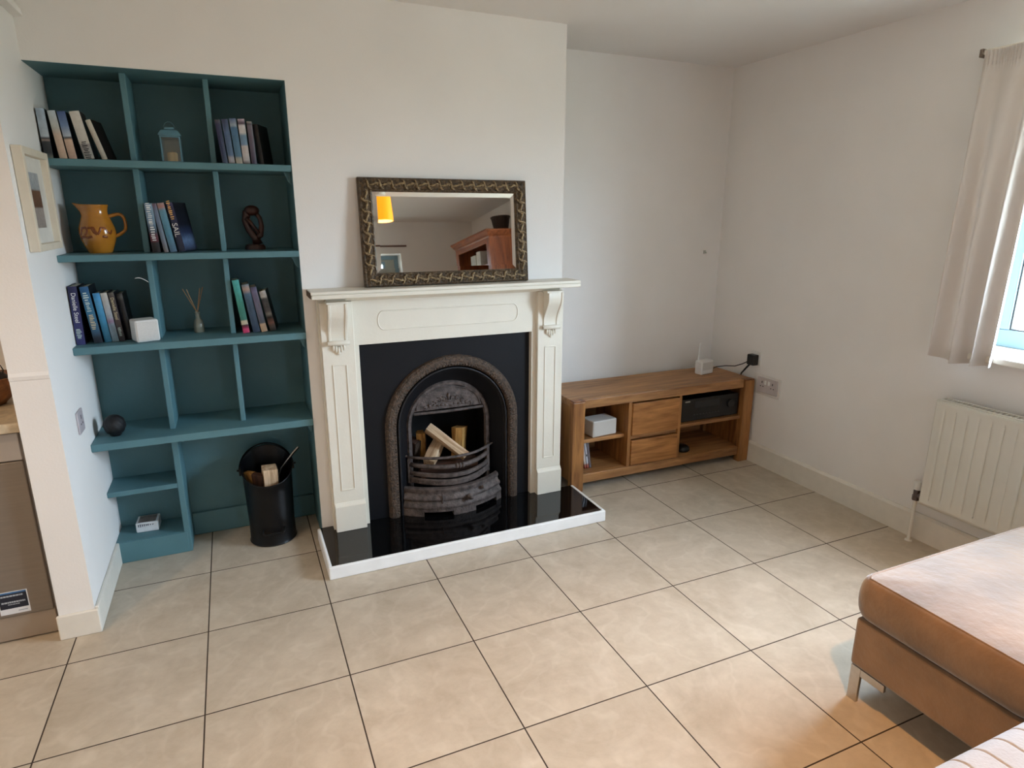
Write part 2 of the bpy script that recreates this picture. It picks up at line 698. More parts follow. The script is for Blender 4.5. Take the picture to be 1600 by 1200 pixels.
# skirting
b = B()
b.prism([(XR - 0.018, 0), (XR, 0), (XR, 0.13), (XR - 0.008, 0.13), (XR - 0.018, 0.118)], 'y', YR, YB)
struct('baseboard_right', b, M_trim)
struct('baseboard_back', B().box(2.23, XR - 0.018, YB - 0.016, YB, 0, 0.125), M_trim, bevel=0.004)
b = B()
b.box(-0.05, XL + 0.014, -0.292, -0.278, 0, 0.098)
b.box(XL, XL + 0.014, -0.278, 0.238, 0, 0.104)
struct('baseboard_left', b, M_trim, bevel=0.004)
struct('baseboard_rear', B().box(XK, XR - 0.02, YR, YR + 0.016, 0, 0.125), M_trim, bevel=0.004)
# sloped ledge along the top of the short wall, and the plaster crack line on its face
b = B()
b.prism([(XL, 2.180), (XL + 0.03, 2.184), (XL + 0.026, 2.205), (XL + 0.008, 2.236), (XL, 2.245)], 'y', -0.278, YC)
struct('trim_1', b, M_wall, bevel=0.003)
b = B()
b.prism([(-0.281, 0.988), (-0.278, 0.985), (-0.278, 1.012), (-0.2835, 1.0)], 'x', -0.043, XL)
struct('trim_2', b, M_wall)

# window in the right wall
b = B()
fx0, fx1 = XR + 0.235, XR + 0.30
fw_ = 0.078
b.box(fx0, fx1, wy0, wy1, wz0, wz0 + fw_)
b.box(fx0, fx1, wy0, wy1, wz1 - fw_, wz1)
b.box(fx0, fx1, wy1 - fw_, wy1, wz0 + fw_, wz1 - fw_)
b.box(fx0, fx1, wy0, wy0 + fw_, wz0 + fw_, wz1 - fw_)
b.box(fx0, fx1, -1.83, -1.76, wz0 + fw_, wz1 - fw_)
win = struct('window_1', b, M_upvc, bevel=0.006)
for ya, yb in ((wy0 + fw_, -1.83), (-1.76, wy1 - fw_)):
    obj('pane', B().box(fx0 + 0.028, fx0 + 0.034, ya, yb, wz0 + fw_, wz1 - fw_), M_glass, win)
    g = B()
    za, zb = wz0 + fw_, wz1 - fw_
    t_ = 0.006
    g.box(fx0 + 0.008, fx0 + 0.026, ya, yb, za, za + t_)
    g.box(fx0 + 0.008, fx0 + 0.026, ya, yb, zb - t_, zb)
    g.box(fx0 + 0.008, fx0 + 0.026, ya, ya + t_, za + t_, zb - t_)
    g.box(fx0 + 0.008, fx0 + 0.026, yb - t_, yb, za + t_, zb - t_)
    obj('gasket', g, M_black, win)
struct('window_1_sill', B().box(XR - 0.045, fx0 + 0.01, wy0 - 0.03, wy1 + 0.03, 0.918, 0.946), M_trim, bevel=0.006, seg=3)

# recessed panel with one small glazed light in the wall behind the camera (seen in the mirror)
b = B()
px0, px1, pz0, pz1 = 2.20, 2.43, 1.50, 1.89
ya_, yb_ = YR - 0.26, YR - 0.20
b.box(vx0, px0, ya_, yb_, vz0, vz1)
b.box(px1, vx1, ya_, yb_, vz0, vz1)
b.box(px0, px1, ya_, yb_, vz0, pz0)
b.box(px0, px1, ya_, yb_, pz1, vz1)
win2 = struct('window_2', b, mat('grey_green_panel', (168, 170, 160), 0.6))
b = B()
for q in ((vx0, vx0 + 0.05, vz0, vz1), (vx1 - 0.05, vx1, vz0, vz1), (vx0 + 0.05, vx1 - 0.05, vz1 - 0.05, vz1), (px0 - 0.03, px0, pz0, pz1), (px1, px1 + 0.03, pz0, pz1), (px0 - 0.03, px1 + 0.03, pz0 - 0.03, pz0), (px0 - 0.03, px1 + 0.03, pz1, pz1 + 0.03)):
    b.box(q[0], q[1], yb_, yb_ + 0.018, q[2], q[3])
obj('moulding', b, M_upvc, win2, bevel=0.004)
obj('pane', B().box(px0, px1, YR - 0.236, YR - 0.23, pz0, pz1), M_glass, win2)
struct('window_2_sill', B().box(vx0 - 0.03, vx1 + 0.03, YR - 0.2, YR + 0.04, vz0 - 0.03, vz0 - 0.001), M_trim, bevel=0.005)

# ------------------------------------------------------------------ built-in bookcase in the niche
NX0, NX1, NB = XL, 0.943, 0.415
case = thing('built_in_bookcase', 'teal painted built-in bookcase filling the recess beside the fireplace', 'bookcase', (0.5, YC, 0))
obj('back_panel', B().box(NX0, 0.9445, NB, 0.4245, 0, 2.0455), M_teal, case)
obj('top_panel', B().box(NX0, NX1, YC + 0.001, NB, 2.044, 2.0455), M_teal, case)
obj('side_panel', B().box(NX1, 0.9445, YC + 0.001, NB, 0, 2.0455), M_teal, case)
SH = {1: 1.722, 2: 1.372, 3: 1.018, 4: 0.612}
for k, (zt, th, yf) in {1: (1.722, 0.026, 0.118), 2: (1.372, 0.026, 0.112), 3: (1.018, 0.03, 0.096), 4: (0.614, 0.032, 0.104)}.items():
    obj('shelf', B().box(NX0, NX1, yf, NB, zt - th, zt), M_teal, case, bevel=0.003)
    obj('shelf_bracket', B().prism([(0.915, zt - th), (NX1, zt - th), (NX1, zt - th - 0.05), (0.930, zt - th - 0.04)], 'y', yf + 0.05, yf + 0.075), M_teal, case, bevel=0.002)
# upright dividers, set a little behind the shelf fronts
yd = 0.20
levels = [(1.722, 2.044), (1.372, 1.696), (1.018, 1.346), (0.614, 0.988)]
for za, zb in levels:
    obj('divider', B().box(0.352, 0.374, yd, NB, za, zb), M_teal, case, bevel=0.003)
    obj('divider', B().box(0.639, 0.660, yd, NB, za, zb), M_teal, case, bevel=0.003)
obj('divider', B().box(0.344, 0.370, 0.238, NB, 0.0, 0.582), M_teal, case, bevel=0.003)
obj('small_shelf', B().box(NX0, 0.344, 0.236, NB, 0.322, 0.346), M_teal, case, bevel=0.003)
obj('small_shelf', B().box(NX0, 0.344, 0.244, NB, 0.082, 0.102), M_teal, case, bevel=0.003)
obj('plinth', B().box(NX0 + 0.0, 0.358, 0.236, 0.250, 0, 0.1), M_teal, case, bevel=0.003)
obj('skirting', B().box(0.37, NX1, 0.395, NB, 0, 0.115), M_teal, case, bevel=0.005)
obj('batten', B().box(0.648, 0.653, 0.411, NB, 0.115, 0.58), M_teal, case)

# little curl of pale strip sticking out of a divider
b = B()
prof = [(0.352 - 0.046 * t, 0.205 - 0.012 * t, 1.252 + 0.020 * math.sin(t * 2.0)) for t in [i / 8 for i in range(9)]]
b.sweep([[(x, y - 0.005, z), (x, y + 0.005, z), (x, y + 0.005, z + 0.0018), (x, y - 0.005, z + 0.0018)] for x, y, z in prof])
tag(obj('plastic_strip', b, M_white, smooth=False, origin=(0.33, 0.2, 1.25)), 'short curled white strip sticking out of the shelf divider above the white cube speaker', 'strip')


# ------------------------------------------------------------------ books
def book(label, x, y, z, t, h, lean, depth, spine, cover, group, title=None, yaw=0.0, tmat=None, extra=()):
    """spine faces the room (-y); x is the left foot of the spine; lean>0 tips the top to the right (degrees)"""
    r = thing('book', label, 'book', (x, y, z + (t * math.sin(R(lean)) if lean > 0 else 0.0) + 0.0004), (0, R(lean), R(yaw)), group)
    c = 0.0018
    b = B()
    b.box(0, c, 0.001, depth, 0, h)
    b.box(t - c, t, 0.001, depth, 0, h)
    obj('cover', b, cover, r, local=True)
    b = B()
    n = 6
    pts = [(0, 0.0015)] + [(t * i / n, -0.0022 * math.sin(math.pi * i / n)) for i in range(n + 1)] + [(t, 0.0015)]
    pts = [(0.0, 0.0018)] + [(t * i / n, -0.0024 * math.sin(math.pi * i / n)) for i in range(n + 1)] + [(t, 0.0018)]
    b.prism(pts, 'z', 0, h)
    obj('spine', b, spine, r, local=True)
    obj('pages', B().box(c, t - c, 0.0019, depth - 0.004, 0.003, h - 0.003), M_pages, r, local=True)
    if title:
        for body, zc, size, tm in title:
            if body == '~':      # lettering too small to read in the photograph: worn strokes
                rs = random.Random(int(zc * 10000) + int(h * 1e5))
                bb = B()
                zz = zc + size * 2.2
                while zz > zc - size * 2.2:
                    ln = rs.uniform(0.12, 0.3) * size
                    w_ = t * rs.uniform(0.22, 0.34)
                    bb.box(t * 0.5 - w_, t * 0.5 + w_ * rs.uniform(0.3, 1), -0.0032, -0.0021, zz - ln, zz)
                    zz -= ln + rs.uniform(0.14, 0.3) * size
                obj('title', bb, tm, r, local=True)
                continue
            m4 = Matrix.Translation((t * 0.5, -0.0027, zc)) @ Matrix(((0, 1, 0, 0), (0, 0, -1, 0), (-1, 0, 0, 0), (0, 0, 0, 1)))
            text_obj('title', body, size, tm, r, m4)
    return r


def cov(rgb, rough=0.35):
    return mat('book_cover', rgb, rough, 0.2, 30)


W_ = mat('white_lettering', (226, 226, 224), 0.5)
O_ = mat('orange_lettering', (236, 184, 110), 0.5)
C_ = mat('pale_lettering', (190, 206, 200), 0.5)
G_ = mat('gold_lettering', (206, 190, 150), 0.5)
D_ = mat('dark_lettering', (40, 38, 42), 0.5)


def sp(*stops, hi=0.2, n=0.25):
    return bands('printed_spine', list(stops), 0.4, 'Z', 0, hi, n)


ga = 'paperbacks on the top shelf, left bay'
z1 = SH[1]
yA = 0.165
book('paperback with grey-blue spine and dark foot, leftmost on the top left shelf', 0.0785, yA, z1, 0.027, 0.174, -1.0, 0.115,
     sp((0, (110, 118, 110)), (0.12, (40, 44, 48)), (0.34, (46, 48, 52)), (0.37, (150, 132, 122)), (0.41, (38, 40, 46)), (0.45, (176, 186, 194)), (1, (156, 172, 186)), hi=0.174), cov((26, 34, 44)), ga)
book('paperback with spine fading from grey to peach, second on the top left shelf', 0.125, yA, z1, 0.025, 0.168, -5, 0.115,
     sp((0, (210, 176, 150)), (0.5, (200, 176, 156)), (0.65, (186, 186, 178)), (1, (186, 196, 202)), hi=0.168), cov((22, 28, 46)), ga)
book('paperback with blue head, dark band and peach foot, top left shelf', 0.1545, yA, z1, 0.026, 0.167, -5, 0.115,
     sp((0, (196, 160, 142)), (0.4, (206, 176, 152)), (0.45, (30, 34, 44)), (0.49, (178, 186, 196)), (0.7, (110, 132, 168)), (1, (62, 84, 132)), hi=0.167), cov((16, 22, 44)), ga)
book('thick cream paperback leaning on its neighbours, fourth on the top left shelf', 0.204, yA, z1, 0.033, 0.170, -8.8, 0.115,
     sp((0, (176, 172, 164)), (0.12, (170, 166, 158)), (0.3, (150, 142, 140)), (0.34, (196, 190, 180)), (1, (206, 200, 190)), hi=0.17), cov((40, 36, 34)), ga,
     [('~', 0.032, 0.014, D_)])
book('slim cream paperback leaning steeply, last in the row on the top left shelf', 0.2625, yA, z1, 0.018, 0.146, -15.5, 0.11,
     sp((0, (188, 180, 166)), (1, (206, 200, 186)), hi=0.146), cov((28, 22, 20)), ga, yaw=-10)

gb = 'paperbacks on the top shelf, right bay'
yB = 0.17
book('dark navy paperback nearest the divider in the top right bay', 0.682, yB, z1, 0.020, 0.168, -4.6, 0.115,
     sp((0, (70, 82, 104)), (0.3, (44, 54, 86)), (0.9, (38, 44, 78)), (1, (80, 78, 84)), hi=0.168), cov((20, 22, 34)), gb)
book('slate blue paperback with pale foot, second in the top right bay', 0.706, yB, z1, 0.023, 0.171, -4.0, 0.115,
     sp((0, (70, 50, 50)), (0.05, (170, 164, 166)), (0.14, (166, 162, 166)), (0.2, (84, 108, 136)), (0.7, (74, 96, 128)), (1, (58, 66, 96)), hi=0.171), cov((18, 24, 40)), gb)
book('mid-blue paperback with beige foot, third in the top right bay', 0.733, yB, z1, 0.0255, 0.175, -3.4, 0.115,
     sp((0, (186, 176, 160)), (0.12, (176, 168, 152)), (0.18, (80, 118, 140)), (0.8, (70, 108, 140)), (0.85, (150, 164, 176)), (1, (84, 100, 134)), hi=0.175), cov((16, 26, 38)), gb)
book('paperback with patchy white and blue spine, fourth in the top right bay', 0.761, yB, z1, 0.026, 0.175, -2.2, 0.115,
     sp((0, (50, 40, 46)), (0.1, (196, 188, 186)), (0.4, (190, 180, 176)), (0.44, (108, 136, 162)), (0.64, (112, 140, 162)), (0.7, (196, 192, 190)), (0.85, (200, 196, 196)), (0.9, (70, 52, 72)), (1, (178, 160, 170)), hi=0.175), cov((14, 16, 34)), gb)
book('thin purple-grey paperback, fifth in the top right bay', 0.7925, yB, z1, 0.020, 0.167, -1.6, 0.115,
     sp((0, (74, 66, 88)), (0.5, (92, 84, 98)), (0.9, (104, 96, 104)), (0.94, (60, 56, 62)), (1, (160, 156, 150)), hi=0.167), cov((26, 24, 26)), gb)
book('black paperback turned to show its dark cover, last in the top right bay', 0.8215, yB + 0.02, z1, 0.022, 0.160, -5, 0.115,
     sp((0, (150, 146, 140)), (0.03, (26, 24, 26)), (1, (28, 26, 28)), hi=0.16), cov((30, 27, 27)), gb, yaw=-22)

gc = 'paperbacks on the second shelf'
z2 = SH[2]
yC2 = 0.18
book('paperback with pale blue head over a black and red foot, by the divider, second shelf', 0.3845, yC2, z2, 0.029, 0.192, -2.2, 0.12,
     sp((0, (20, 16, 18)), (0.2, (24, 18, 20)), (0.24, (96, 34, 48)), (0.36, (88, 34, 48)), (0.42, (44, 58, 72)), (0.6, (104, 130, 152)), (1, (120, 146, 166)), hi=0.192), cov((16, 14, 18)), gc,
     [('~', 0.085, 0.018, W_), ('~', 0.152, 0.019, W_)])
book('thin grey-blue paperback, second on the middle shelf', 0.426, yC2, z2, 0.0165, 0.193, -6.6, 0.12,
     sp((0, (120, 112, 112)), (0.3, (104, 118, 134)), (0.85, (92, 106, 128)), (1, (104, 78, 88)), hi=0.193), cov((22, 28, 40)), gc)
book('teal-blue paperback with red-tinged head, third on the middle shelf', 0.4485, yC2, z2, 0.025, 0.195, -7.6, 0.12,
     sp((0, (84, 112, 136)), (0.4, (72, 124, 146)), (0.85, (92, 136, 156)), (0.92, (160, 112, 104)), (1, (150, 130, 130)), hi=0.195), cov((14, 24, 38)), gc)
sail = book('navy paperback titled SAIL in white capitals, rightmost on the middle shelf', 0.4795, yC2, z2, 0.027, 0.196, -8.4, 0.12,
            sp((0, (34, 40, 60)), (0.25, (30, 38, 66)), (0.9, (36, 40, 74)), (1, (64, 66, 110)), hi=0.196),
            bands('printed_cover', [(0, (24, 26, 34)), (0.08, (70, 82, 110)), (0.22, (96, 118, 150)), (0.38, (44, 54, 84)), (0.55, (24, 26, 40)), (1, (22, 22, 28))], 0.4, 'Z', 0, 0.196, 0.5), gc,
            [('SAIL', 0.088, 0.030, W_), ('~', 0.166, 0.017, O_)], yaw=-20)

gd = 'books on the third shelf, left bay'
z3 = SH[3]
yD = 0.185
book('tall navy hardback with large white lettering, leftmost beside the white wall', 0.0735, yD - 0.02, z3, 0.030, 0.232, 0.6, 0.15,
     sp((0, (52, 54, 104)), (0.4, (40, 42, 92)), (1, (34, 36, 74)), hi=0.232), cov((16, 16, 24)), gd,
     [('Danielle Steel', 0.148, 0.0215, W_), ('~', 0.044, 0.009, C_)])
book('tall deep blue hardback with pale teal lettering, third shelf', 0.132, yD - 0.01, z3, 0.030, 0.228, -5.0, 0.15,
     sp((0, (20, 26, 36)), (0.1, (28, 36, 48)), (0.22, (44, 84, 110)), (0.6, (40, 104, 136)), (1, (32, 84, 128)), hi=0.228), cov((10, 14, 26)), gd,
     [('~', 0.165, 0.018, C_), ('~', 0.085, 0.014, G_)])
book('bright blue paperback between the deep blue hardback and a pale one, third shelf', 0.167, yD, z3, 0.0245, 0.2, -4.6, 0.13,
     sp((0, (40, 104, 128)), (0.4, (50, 130, 166)), (0.8, (74, 148, 192)), (1, (64, 138, 190)), hi=0.2), cov((10, 24, 40)), gd)
book('pale grey-blue paperback, fourth on the third shelf left', 0.1945, yD, z3, 0.023, 0.2, -4.8, 0.13,
     sp((0, (122, 146, 156)), (0.35, (132, 150, 166)), (0.42, (140, 112, 136)), (0.5, (150, 156, 164)), (0.9, (176, 172, 166)), (1, (196, 190, 180)), hi=0.2), cov((22, 26, 30)), gd)
book('dark brown paperback with gold lettering, next to the white cube speaker', 0.220, yD, z3, 0.0195, 0.2, -4.4, 0.13,
     sp((0, (44, 36, 38)), (0.12, (48, 40, 42)), (0.35, (70, 56, 56)), (0.9, (62, 52, 46)), (1, (90, 84, 76)), hi=0.2), cov((18, 14, 24)), gd,
     [('Danielle Steel', 0.135, 0.0165, G_), ('~', 0.040, 0.008, C_)])
book('nearly black paperback tucked behind the white cube speaker', 0.242, yD + 0.03, z3, 0.022, 0.192, -4.4, 0.12,
     sp((0, (20, 20, 22)), (0.85, (18, 18, 20)), (0.92, (74, 72, 66)), (1, (22, 22, 24)), hi=0.192), cov((14, 13, 16)), gd)

ge = 'books on the third shelf, right bay'
yE = 0.185
book('green-teal book with cream and pink foot, tallest in the right bay of the third shelf', 0.689, yE, z3, 0.027, 0.232, -5.6, 0.14,
     sp((0, (190, 52, 96)), (0.07, (206, 70, 112)), (0.11, (120, 30, 60)), (0.15, (60, 24, 40)), (0.17, (206, 192, 164)), (0.23, (202, 190, 164)), (0.25, (58, 120, 108)), (0.55, (60, 142, 128)), (1, (72, 160, 156)), hi=0.232), cov((12, 32, 32)), ge)
book('slate blue book with a beige spot at its head, right bay of the third shelf', 0.730, yE, z3, 0.029, 0.212, -7.6, 0.14,
     sp((0, (50, 66, 88)), (0.5, (58, 84, 108)), (0.8, (70, 98, 120)), (0.9, (168, 138, 122)), (1, (90, 112, 124)), hi=0.212), cov((12, 20, 32)), ge)
book('purple-grey book with peach foot, third in the right bay of the third shelf', 0.7645, yE, z3, 0.025, 0.2, -8.4, 0.14,
     sp((0, (196, 160, 130)), (0.17, (206, 176, 146)), (0.2, (88, 98, 110)), (0.5, (108, 108, 128)), (0.9, (100, 94, 120)), (1, (60, 60, 84)), hi=0.2), cov((14, 16, 26)), ge)
book('black and white photographic paperback leaning at the end of the third shelf', 0.801, yE + 0.01, z3, 0.027, 0.18, -10.0, 0.12,
     sp((0, (26, 24, 24)), (0.1, (90, 84, 80)), (0.2, (130, 90, 80)), (0.34, (24, 24, 24)), (0.42, (130, 130, 128)), (0.5, (84, 84, 86)), (0.8, (70, 72, 76)), (0.86, (196, 192, 186)), (1, (160, 156, 152)), hi=0.18, n=0.6), cov((16, 16, 17)), ge, yaw=-8)

# ------------------------------------------------------------------ ornaments on the shelves
# yellow jug
M_jug = mat('honey_glaze', (178, 116, 36), 0.14, 0.22, 14, 0.06, 20, coat=0.5)
M_jugbrown = mat('brown_glaze_band', (128, 66, 26), 0.2, 0.3, 30)
jc = (0.193, 0.26, z2)
jug = thing('jug', 'honey yellow glazed jug with brown band standing on the second shelf', 'jug', jc)
prof = [(0.0, 0.0), (0.040, 0.0), (0.043, 0.004), (0.050, 0.022), (0.060, 0.050), (0.0645, 0.078), (0.0625, 0.100), (0.054, 0.125), (0.047, 0.145), (0.0445, 0.160), (0.0465, 0.175), (0.051, 0.188), (0.048, 0.1885), (0.0425, 0.172), (0.040, 0.158), (0.045, 0.135), (0.058, 0.10), (0.058, 0.07), (0.04, 0.012), (0, 0.01)]


def spout(x, y, z, a):
    if z > 0.150:
        k = min(1, (z - 0.150) / 0.036) * max(0, math.cos(a - math.pi)) ** 6
        return x - 0.022 * k, y, z + 0.006 * k
    return x, y, z


sharp_smooth(obj('body', B().lathe(prof, (0, 0, 0), 48, None, spout), M_jug, jug, local=True), 60)
hp = [(0.043 + 0.052 * math.sin(math.pi * t) ** 0.8 * (1.0) + 0.012 * t, 0, 0.142 + 0.030 * math.sin(math.pi * min(1, t * 1.6)) - 0.078 * t) for t in [i / 14 for i in range(15)]]
sharp_smooth(obj('handle', B().tube(hp, [0.0075 - 0.0015 * math.sin(math.pi * i / 14) for i in range(15)], 10), M_jug, jug, local=True), 60)
b = B()      # brushed brown strokes round the belly


def belly(ang, z_):
    rr = float(0)
    for (r0, z0_), (r1, z1_) in zip(prof[1:8], prof[2:9]):
        if z0_ <= z_ <= z1_:
            rr = r0 + (r1 - r0) * (z_ - z0_) / (z1_ - z0_)
    return ((rr + 0.0002) * math.cos(ang), (rr + 0.0002) * math.sin(ang), z_)


for st_ in ([(-2.80, .098), (-2.72, .080), (-2.58, .071), (-2.45, .078), (-2.36, .098), (-2.10, .101), (-1.98, .090), (-2.08, .077), (-2.2, .072)],
            [(-1.98, .099), (-1.62, .100), (-1.55, .086), (-1.42, .076), (-1.30, .088), (-1.24, .100), (-1.0, .099), (-0.86, .082), (-0.70, .076), (-0.56, .09)],
            [(-1.72, .098), (-1.62, .082), (-1.48, .074)], [(-2.60, .060), (-2.3, .065), (-2.0, .062), (-1.75, .066)], [(-1.2, .066), (-0.9, .063)]):
    fine = []
    for (a0, z0_), (a1, z1_) in zip(st_, st_[1:]):
        for q in range(5):
            t = q / 5
            fine.append(belly(a0 + (a1 - a0) * t, z0_ + (z1_ - z0_) * t))
    fine.append(belly(*st_[-1]))
    b.tube(fine, 0.0042, 6, m=None)
for v_ in b.bm.verts:      # flatten the strokes onto the glaze
    rr = math.hypot(v_.co.x, v_.co.y)
    base_ = belly(0, min(0.124, max(0.001, v_.co.z)))[0]
    k_ = (base_ + (rr - base_) * 0.22) / rr
    v_.co.x *= k_
    v_.co.y *= k_
obj('band', b, M_jugbrown, jug, local=True, smooth=True)

# blue lantern on the top shelf
M_lan = mat('blue_grey_lantern_metal', (92, 132, 146), 0.45, 0.15, 30)
lan = thing('lantern', 'small blue-grey metal lantern with glass sides on the top shelf', 'lantern', (0.498, 0.25, z1))
b = B()
w = 0.037
b.box(-w, w, -w, w, 0, 0.008)
for sx_ in (-1, 1):
    for sy in (-1, 1):
        b.box(min(sx_ * w, sx_ * (w - 0.006)), max(sx_ * w, sx_ * (w - 0.006)), min(sy * w, sy * (w - 0.006)), max(sy * w, sy * (w - 0.006)), 0.008, 0.098)
b.box(-w, w, -w, w, 0.098, 0.104)
obj('frame', b, M_lan, lan, local=True, bevel=0.001)
b = B()
b.sweep([[(-k, -k, z_), (k, -k, z_), (k, k, z_), (-k, k, z_)] for k, z_ in ((0.041, 0.104), (0.041, 0.108), (0.030, 0.126), (0.018, 0.130), (0.016, 0.138))])
obj('roof', b, M_lan, lan, local=True, bevel=0.001)
b = B()
b.tube([(0.020 * math.cos(a), 0, 0.136 + 0.024 * math.sin(a)) for a in [math.pi * i / 12 for i in range(13)]], 0.0013, 6)
obj('handle', b, M_lan, lan, local=True)
b = B()
for s in (-1, 1):
    b.box(-w + 0.006, w - 0.006, s * (w - 0.003) - 0.0006, s * (w - 0.003) + 0.0006, 0.008, 0.098)
    b.box(s * (w - 0.003) - 0.0006, s * (w - 0.003) + 0.0006, -w + 0.006, w - 0.006, 0.008, 0.098)
obj('glass', b, M_glass, lan, local=True)
b = B()
b.lathe([(0, 0.008), (0.019, 0.008), (0.019, 0.040), (0.015, 0.044), (0, 0.042)], seg=20)
b.tube([(0, 0, 0.042), (0.001, 0, 0.05)], 0.001, 6)
sharp_smooth(obj('candle', b, mat('ivory_wax', (206, 176, 132), 0.5, 0.05), lan, local=True), 50)

# dark carved figure: a seated thinker bent over with its head on its arms
M_carv = mat('dark_carved_wood', (62, 34, 26), 0.4, 0.3, 30, 0.1, 60)
fig = thing('carved_figurine', 'dark carved wooden figurine of a bent abstract figure on the second shelf', 'figurine', (0.778, 0.30, z2))
sharp_smooth(obj('base', B().lathe([(0, 0), (0.042, 0), (0.043, 0.012), (0.036, 0.022), (0, 0.024)], seg=28), M_carv, fig, local=True), 50)
b = B()
b.tube([(0.012, 0, 0.022), (0.004, 0, 0.05), (-0.018, 0.004, 0.085), (-0.030, 0.004, 0.125), (-0.022, 0.004, 0.158), (0.0, 0, 0.176)], [0.022, 0.016, 0.015, 0.016, 0.018, 0.012], 12)
b.tube([(0.004, 0, 0.046), (0.026, -0.006, 0.062), (0.034, -0.008, 0.10), (0.030, -0.006, 0.135), (0.010, -0.004, 0.165)], [0.012, 0.013, 0.011, 0.010, 0.010], 10)
b.ball((0.0, -0.004, 0.168), 0.026, (1.2, 0.95, 0.85))
b.tube([(-0.026, -0.012, 0.135), (-0.006, -0.020, 0.11), (0.020, -0.014, 0.07)], [0.010, 0.008, 0.008], 8)
obj('figure', b, M_carv, fig, local=True, smooth=True)

# reed diffuser
dif = thing('reed_diffuser', 'reed diffuser with clear bottle and thin reeds on the third shelf', 'diffuser', (0.512, 0.30, z3))
M_dgl = mat('smoky_bottle_glass', (126, 128, 116), 0.08, 0.05, 5, spec=0.6)
sharp_smooth(obj('bottle', B().lathe([(0, 0), (0.021, 0), (0.0225, 0.003), (0.0215, 0.03), (0.017, 0.052), (0.0095, 0.064), (0.0095, 0.085), (0.0115, 0.086), (0.0115, 0.091), (0.006, 0.091), (0.006, 0.06), (0, 0.06)], seg=28), M_dgl, dif, local=True), 50)
M_reed = mat('rattan_reed', (166, 132, 96), 0.8, 0.15, 40)
for tx, ty, tz in ((-0.047, 0.006, 0.192), (-0.030, -0.014, 0.190), (0.022, -0.012, 0.193), (0.033, 0.008, 0.196)):
    d = Vector((tx, ty, tz)) - Vector((0, 0, 0.085))
    obj('reed', B().tube([tuple(Vector((0, 0, 0.085)) - d * 0.2), (tx, ty, tz)], 0.0018, 6), M_reed, dif, local=True)

# white cube speaker on the third shelf
spk = thing('cube_speaker', 'small white cube speaker standing at the front of the third shelf', 'speaker', (0.318, 0.165, z3 + 0.0005), (0, 0, R(20)))
obj('case', B().box(-0.044, 0.044, -0.040, 0.045, 0, 0.090), M_white, spk, local=True, bevel=0.008, seg=3)
obj('grille', B().box(-0.0385, 0.0385, -0.0415, -0.039, 0.006, 0.084), M_offwhite, spk, local=True, bevel=0.002)

# black globe on the fourth shelf
glo = thing('black_globe_ornament', 'round black pierced ornament on the shelf next to the left wall', 'ornament', (0.148, 0.205, 0.614))
b = B()


def knob(x, y, z, a):
    k = 1 + 0.05 * math.sin(a * 9 + z * 160)
    return x * k, y * k, z


b.lathe([(0.0, 0.0), (0.018, 0.0), (0.020, 0.004)] + [(0.041 * math.sin(math.pi * i / 16), 0.047 - 0.045 * math.cos(math.pi * i / 16)) for i in range(3, 15)] + [(0.012, 0.090), (0.0, 0.087)], seg=54, warp=knob)
obj('shell', b, mat('matt_black_ceramic', (13, 13, 16), 0.6, 0.3, 40), glo, local=True, smooth=True)

# white printed pack in the lowest cubby
pk = thing('boxed_pack', 'white printed pack lying in the lowest cubby of the teal bookcase', 'box', (0.192, 0.345, 0.1025), (0, 0, R(-2)))
obj('carton', B().box(-0.046, 0.046, -0.038, 0.050, 0, 0.046), mat('white_card', (216, 218, 220), 0.6, 0.06, 30), pk, local=True, bevel=0.004)
obj('top_print', B().box(-0.036, 0.036, -0.030, 0.042, 0.046, 0.0466), mat('grey_brown_print', (122, 112, 108), 0.6, 0.35, 26), pk, local=True)
b = B()
for i, (dx, hh) in enumerate(((-0.036, .012), (-0.028, .014), (-0.020, .011), (-0.012, .010), (-0.004, .008), (0.003, .008), (0.012, .005), (0.022, .005))):
    b.box(dx, dx + 0.0035, -0.0387, -0.038, 0.034 - hh / 2, 0.034 + hh / 2)
    b.box(dx, dx + 0.006, -0.0387, -0.038, 0.034 + hh / 2 - 0.002, 0.034 + hh / 2)
obj('print_marks', b, mat('dark_print', (60, 66, 82), 0.6), pk, local=True)

# ------------------------------------------------------------------ left wall: picture and socket
pic = thing('framed_picture', 'square cream box-framed picture hanging on the short white wall beside the shelves', 'picture', (XL, -0.065, 1.40))
M_frame = mat('cream_frame', (226, 214, 194), 0.5, 0.04, 20)
b = B()
y0, y1, za, zb, xo = -0.232, 0.098, 1.402, 1.735, XL + 0.031
fwd = 0.024
for bx in ((y0, y0 + fwd, za, zb), (y1 - fwd, y1, za, zb), (y0 + fwd, y1 - fwd, za, za + fwd), (y0 + fwd, y1 - fwd, zb - fwd, zb)):
    b.box(XL + 0.001, xo, *bx)
obj('frame', b, M_frame, pic, bevel=0.002)
obj('mount', B().box(XL + 0.002, XL + 0.010, y0 + fwd, y1 - fwd, za + fwd, zb - fwd), mat('white_mount', (222, 216, 206), 0.8), pic)
obj('print', B().box(XL + 0.010, XL + 0.0108, y0 + 0.10, y1 - 0.10, za + 0.075, zb - 0.075), bands('landscape_print', [(0, (150, 140, 132)), (0.36, (158, 146, 138)), (0.40, (92, 62, 44)), (0.68, (110, 78, 56)), (0.72, (156, 158, 158)), (1, (172, 174, 176))], 0.6, 'Z', 0.075, 0.258, 0.4), pic)

